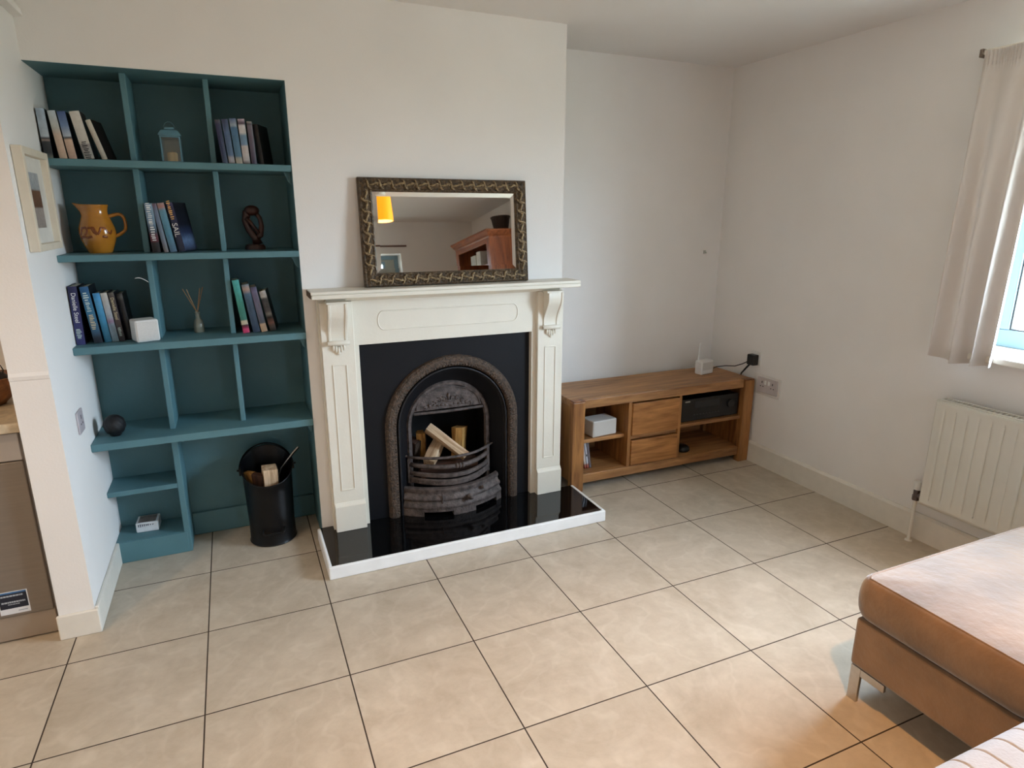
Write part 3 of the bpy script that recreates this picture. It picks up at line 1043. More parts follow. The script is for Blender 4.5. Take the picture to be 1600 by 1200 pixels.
sk = thing('wall_socket', 'single grey socket plate on the left wall above the fourth shelf', 'socket', (XL, 0.0, 0.75))
obj('plate', B().box(XL, XL + 0.008, -0.045, 0.042, 0.706, 0.793), mat('pale_mauve_plate', (186, 178, 182), 0.4), sk, bevel=0.003)
b = B()
b.box(XL + 0.008, XL + 0.0095, -0.006, 0.002, 0.760, 0.774)
b.box(XL + 0.008, XL + 0.0095, -0.020, -0.010, 0.738, 0.744)
b.box(XL + 0.008, XL + 0.0095, 0.006, 0.016, 0.738, 0.744)
obj('pin_hole', b, mat('socket_shadow', (120, 112, 116), 0.6), sk)

# ------------------------------------------------------------------ coal scuttle with logs
SC = (0.727, 0.230)
scu = thing('coal_scuttle', 'black metal scuttle with slanted mouth holding firewood below the teal shelves', 'bucket', (SC[0], SC[1], 0))
b = B()


def slant(x, y, z, a):
    if z > 0.2:
        f = 0.372 + 0.062 * (y / 0.11)
        return x, y, z * f / 0.372
    return x, y, z


b.lathe([(0, 0), (0.104, 0), (0.108, 0.006), (0.104, 0.014), (0.103, 0.10), (0.106, 0.2), (0.109, 0.30), (0.111, 0.365), (0.1135, 0.372), (0.111, 0.374), (0.106, 0.36), (0.102, 0.2), (0.1, 0.02), (0, 0.018)], seg=48, warp=slant)
sharp_smooth(obj('body', b, M_blackmetal, scu, local=True), 55)
b = B()
b.tube([(0.1135 * math.cos(a), 0.1135 * math.sin(a), 0.372 + 0.062 * math.sin(a) * 1.03) for a in [2 * math.pi * i / 48 for i in range(48)]], 0.0035, 8, closed=True)
obj('rim', b, M_blackmetal, scu, local=True, smooth=True)
b = B()   # bail handle resting on the back of the rim
b.tube([(0.121 * math.cos(a), 0.020 + 0.112 * math.sin(a), 0.352 + 0.088 * math.sin(a)) for a in [math.pi * i / 24 for i in range(25)]], 0.0036, 8)
obj('bail_handle', b, M_blackmetal, scu, local=True, smooth=True)
for s in (-1, 1):
    b = B()
    b.box(s * 0.116 - 0.007, s * 0.116 + 0.007, 0.008, 0.030, 0.335, 0.372)
    b.tube([(s * 0.112, 0.02, 0.354), (s * 0.132, 0.02, 0.360)], 0.005, 8)
    obj('lug', b, M_blackmetal, scu, local=True, bevel=0.002)
b = B()
b.tube([(-0.048, -0.100, 0.092), (-0.046, -0.116, 0.080), (-0.040, -0.122, 0.074), (0.040, -0.122, 0.074), (0.046, -0.116, 0.080), (0.048, -0.100, 0.092)], 0.005, 8)
obj('tipping_handle', b, M_blackmetal, scu, local=True, smooth=True)


def billet(name, label, p0, p1, w, h, m, roll=0.0, group=None, wedge=0.0, ends=None):
    """a split piece of firewood from p0 to p1: wedge-shaped section, slightly twisted"""
    p0, p1 = Vector(p0), Vector(p1)
    d = (p1 - p0)
    Lg = d.length
    q = d.to_track_quat('X', 'Z').to_euler()
    mt = Matrix.Translation(p0) @ q.to_matrix().to_4x4() @ Matrix.Rotation(roll, 4, 'X')
    o = thing(name, label, 'log', (0, 0, 0), (0, 0, 0), group)
    o.matrix_world = mt
    WORLD[o.name] = mt
    b = B()
    secs = []
    for i in range(6):
        t = i / 5
        j = 0.05 * w * math.sin(5 * t + w * 90)
        secs.append([(Lg * t, -w / 2 + j, -h / 2), (Lg * t, w / 2 + j, -h / 2 + wedge * h), (Lg * t, w / 2 - j, h / 2 - wedge * 0.4 * h), (Lg * t, 0.1 * w, h / 2 + 0.06 * h), (Lg * t, -w / 2 - j, h / 2)])
    b.sweep(secs)
    obj('split_wood', b, m, o, local=True, bevel=0.0015)
    b = B()
    b.box(0.004, Lg - 0.004, -w / 2 * 0.9, w / 2 * 0.86, -h / 2 - 0.004, -h / 2 + 0.002)
    obj('bark', b, M_bark, o, local=True)
    return o


gs = 'firewood in the scuttle'
billet('firewood', 'pale thick log standing in the black scuttle', (0.735, 0.214, 0.10), (0.737, 0.186, 0.378), 0.066, 0.062, M_split, R(90), gs)
billet('firewood', 'thin split log with light edge left of the pale log in the scuttle', (0.690, 0.222, 0.10), (0.684, 0.19, 0.352), 0.026, 0.05, M_split_dk, R(60), gs)
billet('firewood', 'brown log against the left inside of the scuttle', (0.660, 0.250, 0.08), (0.650, 0.244, 0.345), 0.030, 0.05, M_split_or, R(100), gs)
tg = thing('fire_tongs', 'grey metal tongs sticking out of the scuttle to the right', 'tongs', (0.78, 0.25, 0.2))
b = B()
b.tube([(0.735, 0.262, 0.18), (0.790, 0.256, 0.338), (0.850, 0.250, 0.412), (0.876, 0.249, 0.438)], [0.003, 0.003, 0.0035, 0.004], 8)
obj('arm', b, M_chrome, tg, smooth=True)
b = B()
b.tube([(0.742, 0.272, 0.18), (0.797, 0.268, 0.334), (0.855, 0.258, 0.406), (0.880, 0.252, 0.434)], [0.003, 0.003, 0.0035, 0.004], 8)
obj('arm', b, M_blackmetal, tg, smooth=True)


# ------------------------------------------------------------------ hearth
hx0, hx1, hy0 = 0.920, 2.300, -0.280
hea = thing('hearth', 'low polished black hearth slab with white rim in front of the fireplace', 'hearth', (1.61, -0.1, 0))
b = B()
b.box(hx0, hx1, hy0, hy0 + 0.016, 0, 0.060)
obj('front_rim', b, M_rim, hea, bevel=0.006, seg=3)
obj('side_rim', B().box(hx0, hx0 + 0.016, hy0 + 0.016, 0.108, 0, 0.060), M_rim, hea, bevel=0.006, seg=3)
obj('side_rim', B().box(hx1 - 0.016, hx1, hy0 + 0.016, 0.072, 0, 0.060), M_rim, hea, bevel=0.006, seg=3)
b = B()
b.prism([(hx0 + 0.016, hy0 + 0.016), (hx1 - 0.016, hy0 + 0.016), (hx1 - 0.016, 0.072), (2.228, 0.072), (2.228, 0.112), (hx0 + 0.016, 0.112)], 'z', 0, 0.0575)
obj('slab', b, M_granite, hea)

# ------------------------------------------------------------------ fire surround (mantelpiece)
sur = thing('fire_surround', 'cream painted wooden mantelpiece with scrolled corbels around the black fireplace', 'mantelpiece', (1.607, 0.1, 0.058))
HZ = 0.058
# shelf: two-step edge
b = B()
b.box(0.962, 2.255, -0.036, 0.112, 1.194, 1.2075)
obj('mantel_shelf', b, M_cream, sur, bevel=0.003, seg=3)
obj('shelf_edge', B().box(0.964, 2.252, -0.043, 0.112, 1.176, 1.194), M_cream, sur, bevel=0.003, seg=2)
b = B()
b.prism([(-0.034, 1.180), (0.104, 1.180), (0.104, 1.204), (-0.028, 1.204)], 'x', 0.9592, 0.9622)
obj('bare_end', b, mat('bare_chipped_wood', (96, 78, 62), 0.8, 0.4, 50), sur)
obj('bed_mould', B().prism([(0.06, 1.152), (0.046, 1.156), (0.028, 1.170), (0.022, 1.176), (0.105, 1.176), (0.105, 1.152)], 'x', 1.03, 2.178), M_cream, sur, bevel=0.001)
# frame boards behind the pilasters + frieze
fy = 0.066
obj('frieze', B().box(0.995, 2.205, fy, 0.112, 0.949, 1.176), M_cream, sur, bevel=0.0015)
obj('side_board', B().box(0.995, 1.166, fy, 0.112, HZ, 0.949), M_cream, sur, bevel=0.0015)
obj('side_board', B().box(2.034, 2.205, fy, 0.112, HZ, 0.949), M_cream, sur, bevel=0.0015)
# oval-ended bead on the frieze
pts = []
x0_, x1_, za, zb = 1.262, 1.952, 1.012, 1.098
zm, rr = (za + zb) / 2, (zb - za) / 2
for i in range(13):
    a = math.pi / 2 + math.pi * i / 12
    pts.append((x0_ + 0.022 + rr * 0.62 * math.cos(a), fy, zm + rr * math.sin(a)))
for i in range(13):
    a = -math.pi / 2 + math.pi * i / 12
    pts.append((x1_ - 0.022 + rr * 0.62 * math.cos(a), fy, zm + rr * math.sin(a)))
obj('frieze_bead', B().tube(pts, 0.0035, 8, closed=True), M_cream, sur, smooth=True)
py_ = 0.042
for px0, px1 in ((1.000, 1.143), (2.058, 2.200)):
    pil = obj('pilaster', B().box(px0, px1, py_, fy, 0.19, 1.152), M_cream, sur, bevel=0.002)
    cx = (px0 + px1) / 2
    b = B()
    a0, a1, z0_, z1_ = cx - 0.033, cx + 0.033, 0.262, 0.872
    for q in ((a0, a1, z0_, z0_ + 0.006), (a0, a1, z1_ - 0.006, z1_), (a0, a0 + 0.006, z0_ + 0.006, z1_ - 0.006), (a1 - 0.006, a1, z0_ + 0.006, z1_ - 0.006)):
        b.box(q[0], q[1], py_ - 0.0035, py_ + 0.001, q[2], q[3])
    obj('panel_moulding', b, M_cream, pil, bevel=0.0015)
    bl = B()
    bl.box(px0 + 0.002, px1 + 0.003, py_ - 0.012, fy, HZ, 0.186)
    bl.prism([(py_ - 0.012, 0.186), (fy, 0.186), (fy, 0.204), (py_, 0.204), (py_ - 0.003, 0.196)], 'x', px0 + 0.002, px1 + 0.003)
    obj('base_block', bl, M_cream, pil, bevel=0.002)
    # corbel: S-scroll with raised edges and a leaf below
    co = B()

    def prof_(d):
        out = []
        for i in range(25):
            t = i / 24
            z_ = 1.150 - 0.180 * t
            y_ = py_ - (0.050 - 0.034 * t + 0.017 * math.sin(2 * math.pi * (0.08 + t * 0.86))) - d
            out.append((y_, z_))
        return [(fy, 1.150)] + out + [(fy, 0.970)]
    c0, c1 = cx - 0.042, cx + 0.042
    co.prism(prof_(-0.004), 'x', c0 + 0.012, c1 - 0.012)
    cb = sharp_smooth(obj('corbel', co, M_cream, sur), 50)
    e1 = B()
    e1.prism(prof_(0.0), 'x', c0, c0 + 0.012)
    e1.prism(prof_(0.0), 'x', c1 - 0.012, c1)
    sharp_smooth(obj('scroll_edge', e1, M_cream, cb, bevel=0.002), 50)
    e2 = B()
    e2.tube([(c0 - 0.005, py_ - 0.012, 0.972), (c1 + 0.005, py_ - 0.012, 0.972)], 0.011, 12)
    obj('scroll_foot', e2, M_cream, cb, smooth=True)
    e3 = B()
    for k in range(-2, 3):
        e3.ball((cx + k * 0.0115, py_ - 0.006, 0.950 - (2 - abs(k)) * 0.006), 0.010, (0.62, 0.8, 1.45 + 0.3 * (2 - abs(k)) * 0.5), 10, 8)
    e3.ball((cx, py_ - 0.004, 0.926), 0.009, (1, 0.8, 1), 10, 8)
    obj('leaf_drop', e3, M_cream, cb, smooth=True)
# top cap over each corbel
    obj('corbel_cap', B().box(c0 - 0.004, c1 + 0.004, py_ - 0.052, fy, 1.148, 1.158), M_cream, cb, bevel=0.002)

# ------------------------------------------------------------------ cast iron fireplace insert
ins = thing('fireplace_insert', 'black cast iron arched fireplace insert with worn brown arch moulding', 'fireplace', (1.617, 0.11, HZ))
AX, AZ, RO = 1.617, 0.512, 0.349


def arch(rad, y, zc, n=32, zb=HZ):
    """points up the left leg, over the arch, and down the right leg"""
    out = [(AX - rad, y, zb), (AX - rad, y, zb + (zc - zb) * 0.5)]
    for i in range(n + 1):
        a = math.pi - math.pi * i / n
        out.append((AX + rad * math.cos(a), y, zc + rad * math.sin(a)))
    out += [(AX + rad, y, zb + (zc - zb) * 0.5), (AX + rad, y, zb)]
    return out


def band(b, A, Bp):
    va = [b.bm.verts.new(p) for p in A]
    vb = [b.bm.verts.new(p) for p in Bp]
    for i in range(len(va) - 1):
        b.bm.faces.new((va[i], va[i + 1], vb[i + 1], vb[i]))


# back plate with an arched hole
b = B()
outer = []
Ain = arch(RO - 0.03, 0.099, AZ)
xl, xr, zt_ = 1.160, 2.040, 0.955
n = len(Ain)
for (x, y, z) in Ain:
    i = len(outer)
    if i <= 1:
        outer.append((xl, y, z))
    elif i >= n - 2:
        outer.append((xr, y, z))
    else:
        dx, dz = x - AX, z - AZ
        k = min((AX - xl if dx < 0 else xr - AX) / max(abs(dx), 1e-6), (zt_ - AZ) / max(dz, 1e-6))
        outer.append((AX + dx * k, y, AZ + dz * k))
# make sure the two top corners are hit
for cx_ in (xl, xr):
    j = min(range(2, n - 2), key=lambda q: (outer[q][0] - cx_) ** 2 + (outer[q][2] - zt_) ** 2)
    outer[j] = (cx_, 0.099, zt_)
band(b, outer, Ain)
ob_ = obj('back_plate', b, M_plate, ins)
md = ob_.modifiers.new('thick', 'SOLIDIFY')
md.thickness = 0.008
md.offset = 0
# raised arch moulding, a rounded roll with beaded texture
b = B()
secs = [(RO, 0.096), (RO - 0.004, 0.080), (RO - 0.014, 0.070), (RO - 0.028, 0.066), (RO - 0.042, 0.069), (RO - 0.052, 0.078), (RO - 0.056, 0.090)]
arcs = [arch(r_, y_, AZ) for r_, y_ in secs]
for i in range(len(arcs) - 1):
    band(b, arcs[i], arcs[i + 1])
sharp_smooth(obj('arch_moulding', b, M_rust, ins), 70)
b = B()   # carved beads over the roll
A = arch(RO - 0.046, 0.071, AZ, 64)
L_ = 0
for i in range(len(A) - 1):
    p, q = Vector(A[i]), Vector(A[i + 1])
    m_ = max(1, int((q - p).length / 0.0135))
    for k in range(m_):
        c_ = p + (q - p) * (k + 0.5) / m_
        b.ball(tuple(c_), 0.0052, (1, 0.8, 1), 6, 4)
obj('arch_beading', b, M_rust, ins, smooth=True)
b = B()
b.tube(arch(RO - 0.066, 0.088, AZ), 0.0055, 8)
obj('inner_bead', b, M_iron, ins, smooth=True)
# splayed reveal running back to the inner arch
IY, IR, IZ = 0.175, 0.212, 0.488
b = B()
r1 = arch(RO - 0.060, 0.092, AZ)
r2 = arch(RO - 0.078, 0.100, AZ)
r3 = arch(IR + 0.012, IY - 0.004, IZ)
r4 = arch(IR + 0.004, IY - 0.012, IZ)
r5 = arch(IR - 0.010, IY - 0.010, IZ)
r6 = arch(IR - 0.016, IY + 0.004, IZ)
for u, v in ((r1, r2), (r2, r3)):
    band(b, u, v)
sharp_smooth(obj('splay', b, M_plate, ins), 50)
b = B()
for u, v in ((r3, r4), (r4, r5), (r5, r6)):
    band(b, u, v)
sharp_smooth(obj('inner_arch', b, M_grate, ins), 60)
# hood: the filled top of the inner arch with floral relief
b = B()
hz = 0.548
pts = []
for i in range(25):
    a = math.pi * i / 24
    x_, z_ = AX + (IR - 0.013) * math.cos(a), IZ + (IR - 0.013) * math.sin(a)
    if z_ > hz:
        pts.append((x_, z_))
b.prism(pts, 'y', IY - 0.004, IY + 0.014)
hood = obj('hood', b, M_grate, ins, bevel=0.002)
b = B()
b.tube([(pts[0][0] + 0.002, IY - 0.006, hz + 0.006), (AX, IY - 0.010, hz + 0.004), (pts[-1][0] - 0.002, IY - 0.006, hz + 0.006)], 0.008, 8)
b.tube([(AX + (IR - 0.042) * math.cos(a), IY - 0.005, hz + 0.022 + (IR - 0.085) * 0.86 * math.sin(a)) for a in [math.pi * i / 20 for i in range(21)]], 0.004, 6)
rs = random.Random(3)
for s in (-1, 1):
    for k in range(5):
        cx_ = AX + s * (0.022 + 0.026 * k)
        cz_ = hz + 0.05 + (0.020 - 0.012 * k if k > 1 else 0.012) + 0.004
        rad = 0.017 - 0.0018 * k
        b.tube([(cx_ + s * rad * (1 - t * 0.75) * math.cos(5.2 * t + 0.8), IY - 0.006, cz_ + rad * (1 - t * 0.75) * math.sin(5.2 * t + 0.8)) for t in [i / 12 for i in range(13)]], 0.0034, 6)
    for k in range(6):
        cx_ = AX + s * (0.012 + 0.022 * k)
        b.ball((cx_, IY - 0.005, hz + 0.034 + 0.010 * rs.random()), 0.008, (1.2, 0.6, 0.7), 8, 6)
b.ball((AX, IY - 0.006, hz + 0.078), 0.011, (0.7, 0.8, 2.0), 10, 8)
b.ball((AX, IY - 0.006, hz + 0.058), 0.009, (1.8, 0.7, 0.7), 10, 8)
obj('relief_flower', b, M_grate, hood, smooth=True)
# fire box behind
b = B()
bx0, bx1, by1, bzt = AX - IR - 0.03, AX + IR + 0.03, 0.43, 0.80
b.box(bx0 - 0.01, bx0, IY, by1, HZ, bzt)
b.box(bx1, bx1 + 0.01, IY, by1, HZ, bzt)
b.box(bx0, bx1, by1 - 0.01, by1, HZ, bzt)
b.box(bx0, bx1, IY + 0.02, by1 - 0.01, bzt - 0.01, bzt)
b.box(bx0, bx1, IY, by1 - 0.01, HZ, HZ + 0.01)
b.box(bx0, bx1, IY - 0.01, by1 - 0.01, 0.20, 0.215)
obj('fire_box', b, M_soot, ins)
# bowed grate
GX = 1.605


def bow(s, w, yb, dp):
    return GX + s * w, yb - dp * (1 - s * s)


grt = B()
NS = 24


def rail(b, w, yb, dp, z, h, th, drop=0.0, taper=None):
    secs = []
    for i in range(NS + 1):
        s = -1 + 2 * i / NS
        x_, y_ = bow(s, w, yb, dp)
        secs.append([(x_, y_, z), (x_, y_ - th, z + h * 0.15), (x_, y_ - th, z + h * 0.85), (x_, y_, z + h)])
    b.sweep(secs)


b = B()
b.tube([(*bow(-1 + 2 * i / NS, 0.222, 0.150, 0.105), 0.344 + 0.002 * math.cos(math.pi * (-1 + 2 * i / NS))) for i in range(NS + 1)], 0.0075, 8)
for s in (-1, 1):
    b.tube([(GX + s * 0.222, 0.150, 0.344), (GX + s * 0.245, 0.150, 0.350)], [0.008, 0.003], 8)
gr = obj('grate_bar', b, M_grate, ins, smooth=True)
b = B()
b.tube([(*bow(-1 + 2 * i / NS, 0.208, 0.150, 0.112), 0.299) for i in range(NS + 1)], 0.012, 10)
for dx in (-0.016, 0.0, 0.016):
    b.ball((GX + 0.02 + dx, 0.150 - 0.118, 0.302), 0.014, (0.7, 0.9, 1.1), 10, 8)
obj('grate_bar', b, M_grate, ins, smooth=True)
b = B()
rail(b, 0.212, 0.150, 0.118, 0.243, 0.026, 0.014)
rail(b, 0.214, 0.150, 0.124, 0.203, 0.036, 0.012)
obj('grate_rail', b, M_grate, ins, bevel=0.003)
for s in (-1, 1):
    obj('grate_upright', B().box(GX + s * 0.214 - 0.008, GX + s * 0.214 + 0.008, 0.140, 0.165, 0.20, 0.335), M_grate, ins, bevel=0.003)
# ash pan cover with rolled ridges and cut-out feet
b = B()
prf = [(0.0, 0.200), (0.010, 0.196), (0.012, 0.182), (0.006, 0.172), (0.012, 0.160), (0.022, 0.152), (0.024, 0.140), (0.016, 0.132), (0.022, 0.122), (0.030, 0.114), (0.030, 0.100), (0.026, 0.092)]
secs = []
for i in range(NS + 1):
    s = -1 + 2 * i / NS
    x_, y_ = bow(s, 0.250, 0.112, 0.098)
    front = [(x_ + s * d * 0.5, y_ - d, z_) for d, z_ in prf]
    secs.append(front + [(x_, y_ + 0.012, 0.092), (x_, y_ + 0.012, 0.2)])
b.sweep(secs)
fr_ = sharp_smooth(obj('ash_cover', b, M_grate, ins), 60)
b = B()
for s0, s1 in ((-1.0, -0.66), (-0.12, 0.34), (0.86, 1.0)):
    secs = []
    for i in range(7):
        s = s0 + (s1 - s0) * i / 6
        x_, y_ = bow(s, 0.250, 0.112, 0.098)
        secs.append([(x_ + s * 0.015, y_ - 0.030, HZ), (x_ + s * 0.015, y_ - 0.027, 0.094), (x_, y_ + 0.01, 0.094), (x_, y_ + 0.01, HZ)])
    b.sweep(secs)
for s0, s1 in ((-0.66, -0.12), (0.34, 0.86)):
    secs = []
    for i in range(7):
        s = s0 + (s1 - s0) * i / 6
        x_, y_ = bow(s, 0.250, 0.112, 0.098)
        secs.append([(x_ + s * 0.013, y_ - 0.027, 0.080), (x_ + s * 0.013, y_ - 0.027, 0.094), (x_, y_ + 0.01, 0.094), (x_, y_ + 0.01, 0.080)])
    b.sweep(secs)
obj('foot', b, M_grate, fr_)
b = B()
b.ball((GX - 0.085, 0.03 - 0.026, 0.150), 0.006, (0.8, 1, 5.0), 8, 6)
b.lathe([(0, 0), (0.016, 0.0), (0.017, 0.006), (0.008, 0.012), (0.006, 0.02), (0.010, 0.024), (0, 0.028)], seg=16, m=Matrix.Translation((GX + 0.055, -0.015, 0.146)) @ Matrix.Rotation(R(90), 4, 'X'))
b.ball((GX + 0.135, 0.015, 0.170), 0.010, (1, 1, 1), 10, 8)
obj('knob', b, M_grate, fr_, smooth=True)

# logs laid in the grate
gl_ = 'split logs in the fireplace grate'
billet('firewood', 'long square-cut log lying diagonally on top in the fireplace grate', (1.520, 0.235, 0.452), (1.686, 0.112, 0.312), 0.044, 0.040, M_split, R(38), gl_, 0.0)
billet('firewood', 'stout orange-brown log standing at the back right of the grate', (1.690, 0.250, 0.240), (1.708, 0.275, 0.420), 0.060, 0.088, M_split_or, R(0), gl_, 0.1)
billet('firewood', 'pale log under the diagonal one, pointing to the front left of the grate', (1.585, 0.250, 0.360), (1.494, 0.142, 0.292), 0.060, 0.040, M_split, R(0), gl_, 0.1)
billet('firewood', 'short light-faced log propped at the left of the grate', (1.502, 0.300, 0.280), (1.490, 0.262, 0.424), 0.036, 0.046, M_split_or, R(90), gl_, 0.25)
billet('firewood', 'dark reddish-brown log at the far left of the grate', (1.448, 0.300, 0.250), (1.452, 0.265, 0.385), 0.052, 0.055, M_split_dk, R(30), gl_, 0.1)
billet('firewood', 'dark charred log across the bottom of the grate behind the bars', (1.450, 0.165, 0.246), (1.760, 0.165, 0.250), 0.055, 0.055, M_split_dk, R(20), gl_, 0.1)

# ------------------------------------------------------------------ mirror on the mantel
TILT = R(-5.3)
mir = thing('mirror', 'mirror with a cut glass edge in a carved bronze-brown frame leaning on the mantel shelf', 'mirror', (1.605, 0.046, 1.2100), (TILT, 0, 0))
mw, mh, fwid = 0.799, 0.472, 0.060
M_mframe = mat('bronze_brown_frame', (100, 78, 50), 0.45, 0.35, 90, 0.9, 110, metal=0.2, rgb2=(48, 36, 24))
M_morn = mat('worn_gilt_relief', (176, 152, 112), 0.4, 0.3, 90, metal=0.2, rgb2=(92, 72, 48))
b = B()
prof = [(0.0, 0.024), (0.0, -0.000), (0.005, -0.006), (0.012, -0.004), (0.030, -0.010), (0.046, -0.004), (0.052, -0.007), (fwid, -0.001), (fwid, 0.024)]
corn = [(-1, 0), (1, 0), (1, 1), (-1, 1)]


def ringpt(sx_, tz, off, dep):
    x_ = sx_ * (mw / 2 - off)
    z_ = off if tz == 0 else mh - off
    return (x_, dep, z_)


secs = [[ringpt(sx_, tz, o_, d_) for o_, d_ in prof] for sx_, tz in corn]
b.sweep(secs, closed=True, cap=False)
fr_ = obj('frame', b, M_mframe, mir, local=True, bevel=0.0015)
b = B()


def scroll(cx_, cz_, ang, flip):
    ca, sa = math.cos(ang), math.sin(ang)

    def T(u, v):
        v *= flip
        return (cx_ + u * ca - v * sa, -0.0105, cz_ + u * sa + v * ca)
    b.tube([T(-0.020 + 0.040 * t, 0.013 * math.sin(math.pi * (t * 1.25 - 0.55))) for t in [i / 10 for i in range(11)]], [0.0012 + 0.0026 * math.sin(math.pi * i / 10) for i in range(11)], 6)
    b.tube([T(0.004 + 0.009 * math.cos(4.4 * t) * (1 - 0.5 * t), 0.004 + 0.009 * math.sin(4.4 * t) * (1 - 0.5 * t)) for t in [i / 8 for i in range(9)]], 0.0020, 6)
    b.tube([T(-0.004 - 0.012 * t, -0.002 - 0.012 * t * t) for t in [i / 5 for i in range(6)]], [0.0024, 0.003, 0.003, 0.0026, 0.002, 0.001], 6)


nn = 27
for i in range(nn):
    x_ = -mw / 2 + 0.045 + (mw - 0.09) * i / (nn - 1)
    for z_, f_ in ((0.030, 1), (mh - 0.030, -1)):
        scroll(x_, z_, 0.5 * f_, 1 if i % 2 else -1)
nn = 15
for i in range(nn):
    z_ = 0.075 + (mh - 0.15) * i / (nn - 1)
    for x_ in (-mw / 2 + 0.030, mw / 2 - 0.030):
        scroll(x_, z_, math.pi / 2 + 0.5, 1 if i % 2 else -1)
obj('carved_scrolls', b, M_morn, fr_, local=True, smooth=True)
mm_, nt_, pp_ = new_mat('silvered_glass')
pp_.inputs['Base Color'].default_value = (0.90, 0.91, 0.90, 1)
pp_.inputs['Metallic'].default_value = 1
pp_.inputs['Roughness'].default_value = 0.015
b = B()
i0, i1, bev = fwid - 0.003, fwid + 0.020, 0.0011
o_ = [(-mw / 2 + i0, 0.0045, i0), (mw / 2 - i0, 0.0045, i0), (mw / 2 - i0, 0.0045, mh - i0), (-mw / 2 + i0, 0.0045, mh - i0)]
n_ = [(-mw / 2 + i1, 0.0045 - bev, i1), (mw / 2 - i1, 0.0045 - bev, i1), (mw / 2 - i1, 0.0045 - bev, mh - i1), (-mw / 2 + i1, 0.0045 - bev, mh - i1)]
bk = [(x_, 0.009, z_) for x_, y_, z_ in o_]
vo, vn, vb = [[b.bm.verts.new(p) for p in q] for q in (o_, n_, bk)]
b.bm.faces.new(vn)
for i in range(4):
    b.bm.faces.new((vo[i], vo[(i + 1) % 4], vn[(i + 1) % 4], vn[i]))
    b.bm.faces.new((vb[i], vb[(i + 1) % 4], vo[(i + 1) % 4], vo[i]))
b.bm.faces.new(vb[::-1])
obj('glass', b, mm_, mir, local=True)
obj('backboard', B().box(-mw / 2 + 0.01, mw / 2 - 0.01, 0.0095, 0.022, 0.01, mh - 0.01), M_oak_y, mir, local=True)


# ------------------------------------------------------------------ oak television bench
sx0, sx1, sy0, sy1, sz = 2.297, 3.580, 0.080, 0.470, 0.540
sbd = thing('oak_media_bench', 'low oak media bench with two drawers and open shelves in the alcove', 'sideboard', ((sx0 + sx1) / 2, sy0, 0))
LW = 0.075
for xa, xb in ((sx0, sx0 + LW), (sx1 - LW, sx1)):
    obj('leg', B().box(xa, xb, sy0, sy0 + 0.045, 0, 0.532), M_oak_z, sbd, bevel=0.004, seg=2)
    obj('leg', B().box(xa, xb, sy1 - 0.045, sy1, 0, 0.532), M_oak_z, sbd, bevel=0.004, seg=2)
    obj('side_panel', B().box(xa + 0.020, xb - 0.030, sy0 + 0.045, sy1 - 0.045, 0.045, 0.50), M_oak_z, sbd)
obj('top', B().box(sx0 + 0.004, sx1 - 0.004, sy0 + 0.045, sy1, 0.500, sz), M_oak_x, sbd, bevel=0.004)
b = B()
b.box(sx0 + LW + 0.0006, sx1 - LW - 0.0006, sy0 + 0.012, sy0 + 0.0445, 0.488, sz)
obj('top_rail', b, M_oak_x, sbd, bevel=0.004)
for xa, xb in ((sx0 + 0.002, sx0 + LW), (sx1 - LW, sx1 - 0.002)):
    obj('corner_block', B().box(xa, xb, sy0 + 0.002, sy0 + 0.0445, 0.5325, sz), M_oak_y, sbd, bevel=0.002)
obj('bottom_rail', B().box(sx0 + LW, sx1 - LW, sy0 + 0.014, sy0 + 0.040, 0.045, 0.097), M_oak_x, sbd, bevel=0.003)
obj('bottom_panel', B().box(sx0 + 0.045, sx1 - 0.045, sy0 + 0.040, sy1 - 0.012, 0.075, 0.097), M_oak_x, sbd)
obj('back_panel', B().box(sx0 + 0.045, sx1 - 0.045, sy1 - 0.012, sy1 - 0.002, 0.06, 0.50), M_oak_x, sbd)
d1, d2 = 2.684, 3.022
obj('upright', B().box(d1 - 0.014, d1 + 0.008, sy0 + 0.018, sy1 - 0.012, 0.097, 0.488), M_oak_z, sbd, bevel=0.002)
obj('upright', B().box(d2 + 0.002, d2 + 0.022, sy0 + 0.018, sy1 - 0.012, 0.097, 0.488), M_oak_z, sbd, bevel=0.002)
obj('inner_shelf', B().box(sx0 + 0.045, d1 - 0.014, sy0 + 0.055, sy1 - 0.012, 0.268, 0.290), M_oak_x, sbd, bevel=0.002)
obj('inner_shelf', B().box(d1 + 0.008, d2 + 0.002, sy0 + 0.030, sy1 - 0.012, 0.257, 0.283), M_oak_x, sbd, bevel=0.002)
obj('inner_shelf', B().box(d2 + 0.022, sx1 - 0.045, sy0 + 0.020, sy1 - 0.012, 0.284, 0.304), M_oak_x, sbd, bevel=0.002)
for za, zb in ((0.286, 0.478), (0.101, 0.254)):
    dr = obj('drawer', B().box(d1 + 0.010, d2 - 0.002, sy0 + 0.010, sy0 + 0.030, za, zb), wood('oak_drawer_front', (122, 74, 33), (188, 128, 70), 'x'), sbd, bevel=0.003)
    obj('drawer_box', B().box(d1 + 0.016, d2 - 0.008, sy0 + 0.030, sy1 - 0.05, za + 0.01, zb - 0.02), M_oak_y, dr)

